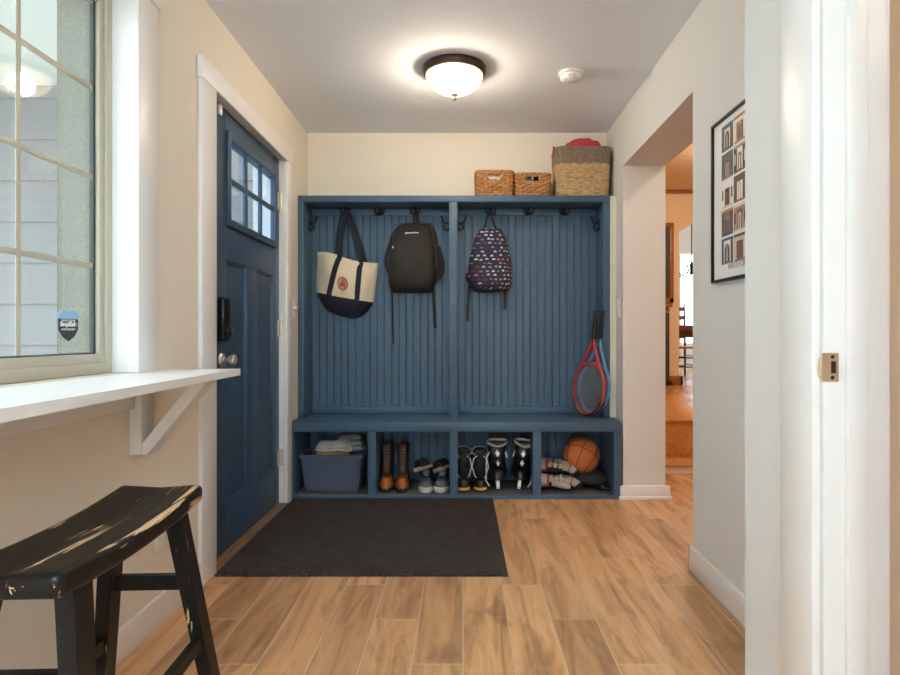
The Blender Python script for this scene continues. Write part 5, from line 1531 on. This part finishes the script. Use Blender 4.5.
    f.box(-0.016, 0.016, -0.0018, 0, -0.0285, -0.012); f.box(-0.016, 0.016, -0.0018, 0, 0.012, 0.0285); f.box(-0.016, 0.001, -0.0018, 0, -0.012, 0.012); f.box(0.011, 0.016, -0.0018, 0, -0.012, 0.012)
    f.prism([(-0.016, -0.0018), (-0.019, -0.0012), (-0.0215, 0.002), (-0.0205, 0.0026), (-0.0185, 0.0), (-0.016, 0.0)], 'z', -0.018, 0.018)
    f.build('plate', M['brass'], r)
    MB().box(0.0005, 0.0112, -0.0008, -0.0003, -0.0122, 0.0122).build('latch_hole', M['sole'], r)
    for z in (-0.0205, 0.0205):
        MB().lathe([(0.0005, 0), (0.0042, 0), (0.003, 0.0014), (0.0005, 0.0014)], (0.004, -0.0016, z), 14, xf=Matrix.Rotation(PI / 2, 3, 'X')).build('screw', M['bronze'], r)

def build_poster():
    """white poster of many small doorway photographs in a thin black frame, on the right wall"""
    yF, yN, z0, z1 = 2.36, 1.80, 1.222, 1.838      # far edge, near edge, bottom, top
    r = thing('framed_poster', 'black-framed poster of doorway photographs on the right wall', 'poster', (XR, (yF + yN) / 2, z0))
    yc = (yF + yN) / 2
    f = MB(); t = 0.010
    Y = lambda y: y - yc
    Z = lambda z: z - z0
    for (a, b, c, d) in ((yN, yF, z0, z0 + t), (yN, yF, z1 - t, z1), (yN, yN + t, z0 + t, z1 - t), (yF - t, yF, z0 + t, z1 - t)):
        f.box(-0.022, -0.0005, Y(a), Y(b), Z(c), Z(d), bev=0.001)
    f.build('frame', M['frameblack'], r)
    MB().box(-0.012, -0.0005, Y(yN + 0.008), Y(yF - 0.008), Z(z0 + 0.008), Z(z1 - 0.008)).build('paper', M['paper'], r)
    pal = [(120, 92, 74), (150, 118, 96), (92, 86, 84), (176, 160, 140), (70, 62, 60), (104, 118, 92), (140, 96, 86), (60, 70, 84), (196, 178, 150), (86, 66, 52), (200, 196, 190), (124, 60, 52), (74, 84, 70), (54, 48, 52)]
    mats = [mat('photo_ink_%d' % i, tuple(min(240, v * 1.1 + 18) for v in c), 0.5) for i, c in enumerate(pal)]
    m = MB(); q = random.Random(11)
    for col in range(4):
        yl = 2.281 - 0.1015 * col        # left edge seen from the room
        for row in range(5):
            zt = 1.806 - 0.106 * row; zb = zt - 0.097; yr = yl - 0.095
            bgi, sur, door, sky = q.sample(range(14), 4)
            def rc(u0, u1, v0, v1, mi, lift):
                ya, yb = yl + (yr - yl) * u0, yl + (yr - yl) * u1
                m.box(-0.0125 - lift, -0.0118, Y(yb), Y(ya), Z(zb + (zt - zb) * v0), Z(zb + (zt - zb) * v1), mi)
            rc(0, 1, 0, 1, bgi, 0)
            w = q.uniform(0.2, 0.3); a, b = 0.5 - w, 0.5 + w
            rc(a, b, 0.08, q.uniform(0.72, 0.9), sur, 0.0003)
            rc(a + 0.08, b - 0.08, 0.08, 0.6, door, 0.0006)
            # arched head over the door
            ya = yl + (yr - yl) * (a + 0.08); yb = yl + (yr - yl) * (b - 0.08)
            cy_, rr = (ya + yb) / 2, abs(yb - ya) / 2
            zc = zb + (zt - zb) * 0.6
            m.prism([(Y(cy_ + rr * math.cos(PI * i / 10)), Z(zc + rr * 0.8 * math.sin(PI * i / 10))) for i in range(11)], 'x', -0.0131, -0.0118, q.choice((sky, door)))
            rc(0.47, 0.53, 0.1, 0.58, sur, 0.0009)
            if q.random() < 0.6: rc(0.05, 0.16, 0.3, 0.7, sky, 0.0003); rc(0.84, 0.95, 0.3, 0.7, sky, 0.0003)
            rc(0.1, 0.9, 0.0, 0.07, q.randrange(14), 0.0006)
            if q.random() < 0.5: rc(0, 1, 0.9, 1, q.randrange(14), 0.0005)
    m.build('photo_grid', mats, r, smooth=0)
    # title; seen from -x, the reading direction is -y
    Rm = Matrix(((0, 0, -1), (-1, 0, 0), (0, 1, 0))).to_4x4()
    t = text_mb('WESTHOR', 0.030, Matrix.Translation((-0.0124, Y(2.155), Z(1.272))) @ Rm, 0.0004)
    t.build('title', M['ink'], r, smooth=0)

# ================================================================== LIGHT + CAMERA
def build_light():
    w = bpy.data.worlds.new('sky'); SC.world = w; w.use_nodes = True
    nt = w.node_tree; bg = nt.nodes['Background']
    bg.inputs[0].default_value = (0.80, 0.90, 1.0, 1); bg.inputs[1].default_value = SKY
    cd = bpy.data.cameras.new('camera'); cd.lens = 24.0; cd.sensor_width = 36.0
    cd.shift_x = -(CX - 450) / 900; cd.shift_y = -(337.5 - CY) / 900
    cd.clip_start = 0.05
    c = bpy.data.objects.new('camera', cd); COL.objects.link(c); c.location = (0, 0, H0); c.rotation_euler = (PI / 2, 0, 0)
    SC.camera = c
    vs = SC.view_settings
    vs.view_transform = 'Standard'; vs.look = 'None'; vs.gamma = 1; vs.use_curve_mapping = False; vs.exposure = EXPO
    try:
        SC.cycles.max_bounces = 12; SC.cycles.diffuse_bounces = 6; SC.cycles.transparent_max_bounces = 12
        SC.cycles.use_denoising = True; SC.cycles.sample_clamp_indirect = 8
    except Exception:
        pass
SKY, EXPO = 2.1, 1.2
UP, LAMPW = 235, 17.5

build_shell(); build_window(); build_door(); build_hall()
hooks = build_locker()
build_bags(hooks); build_rackets(); build_baskets(); build_cubbies(); build_furniture(); build_poster()
build_light()
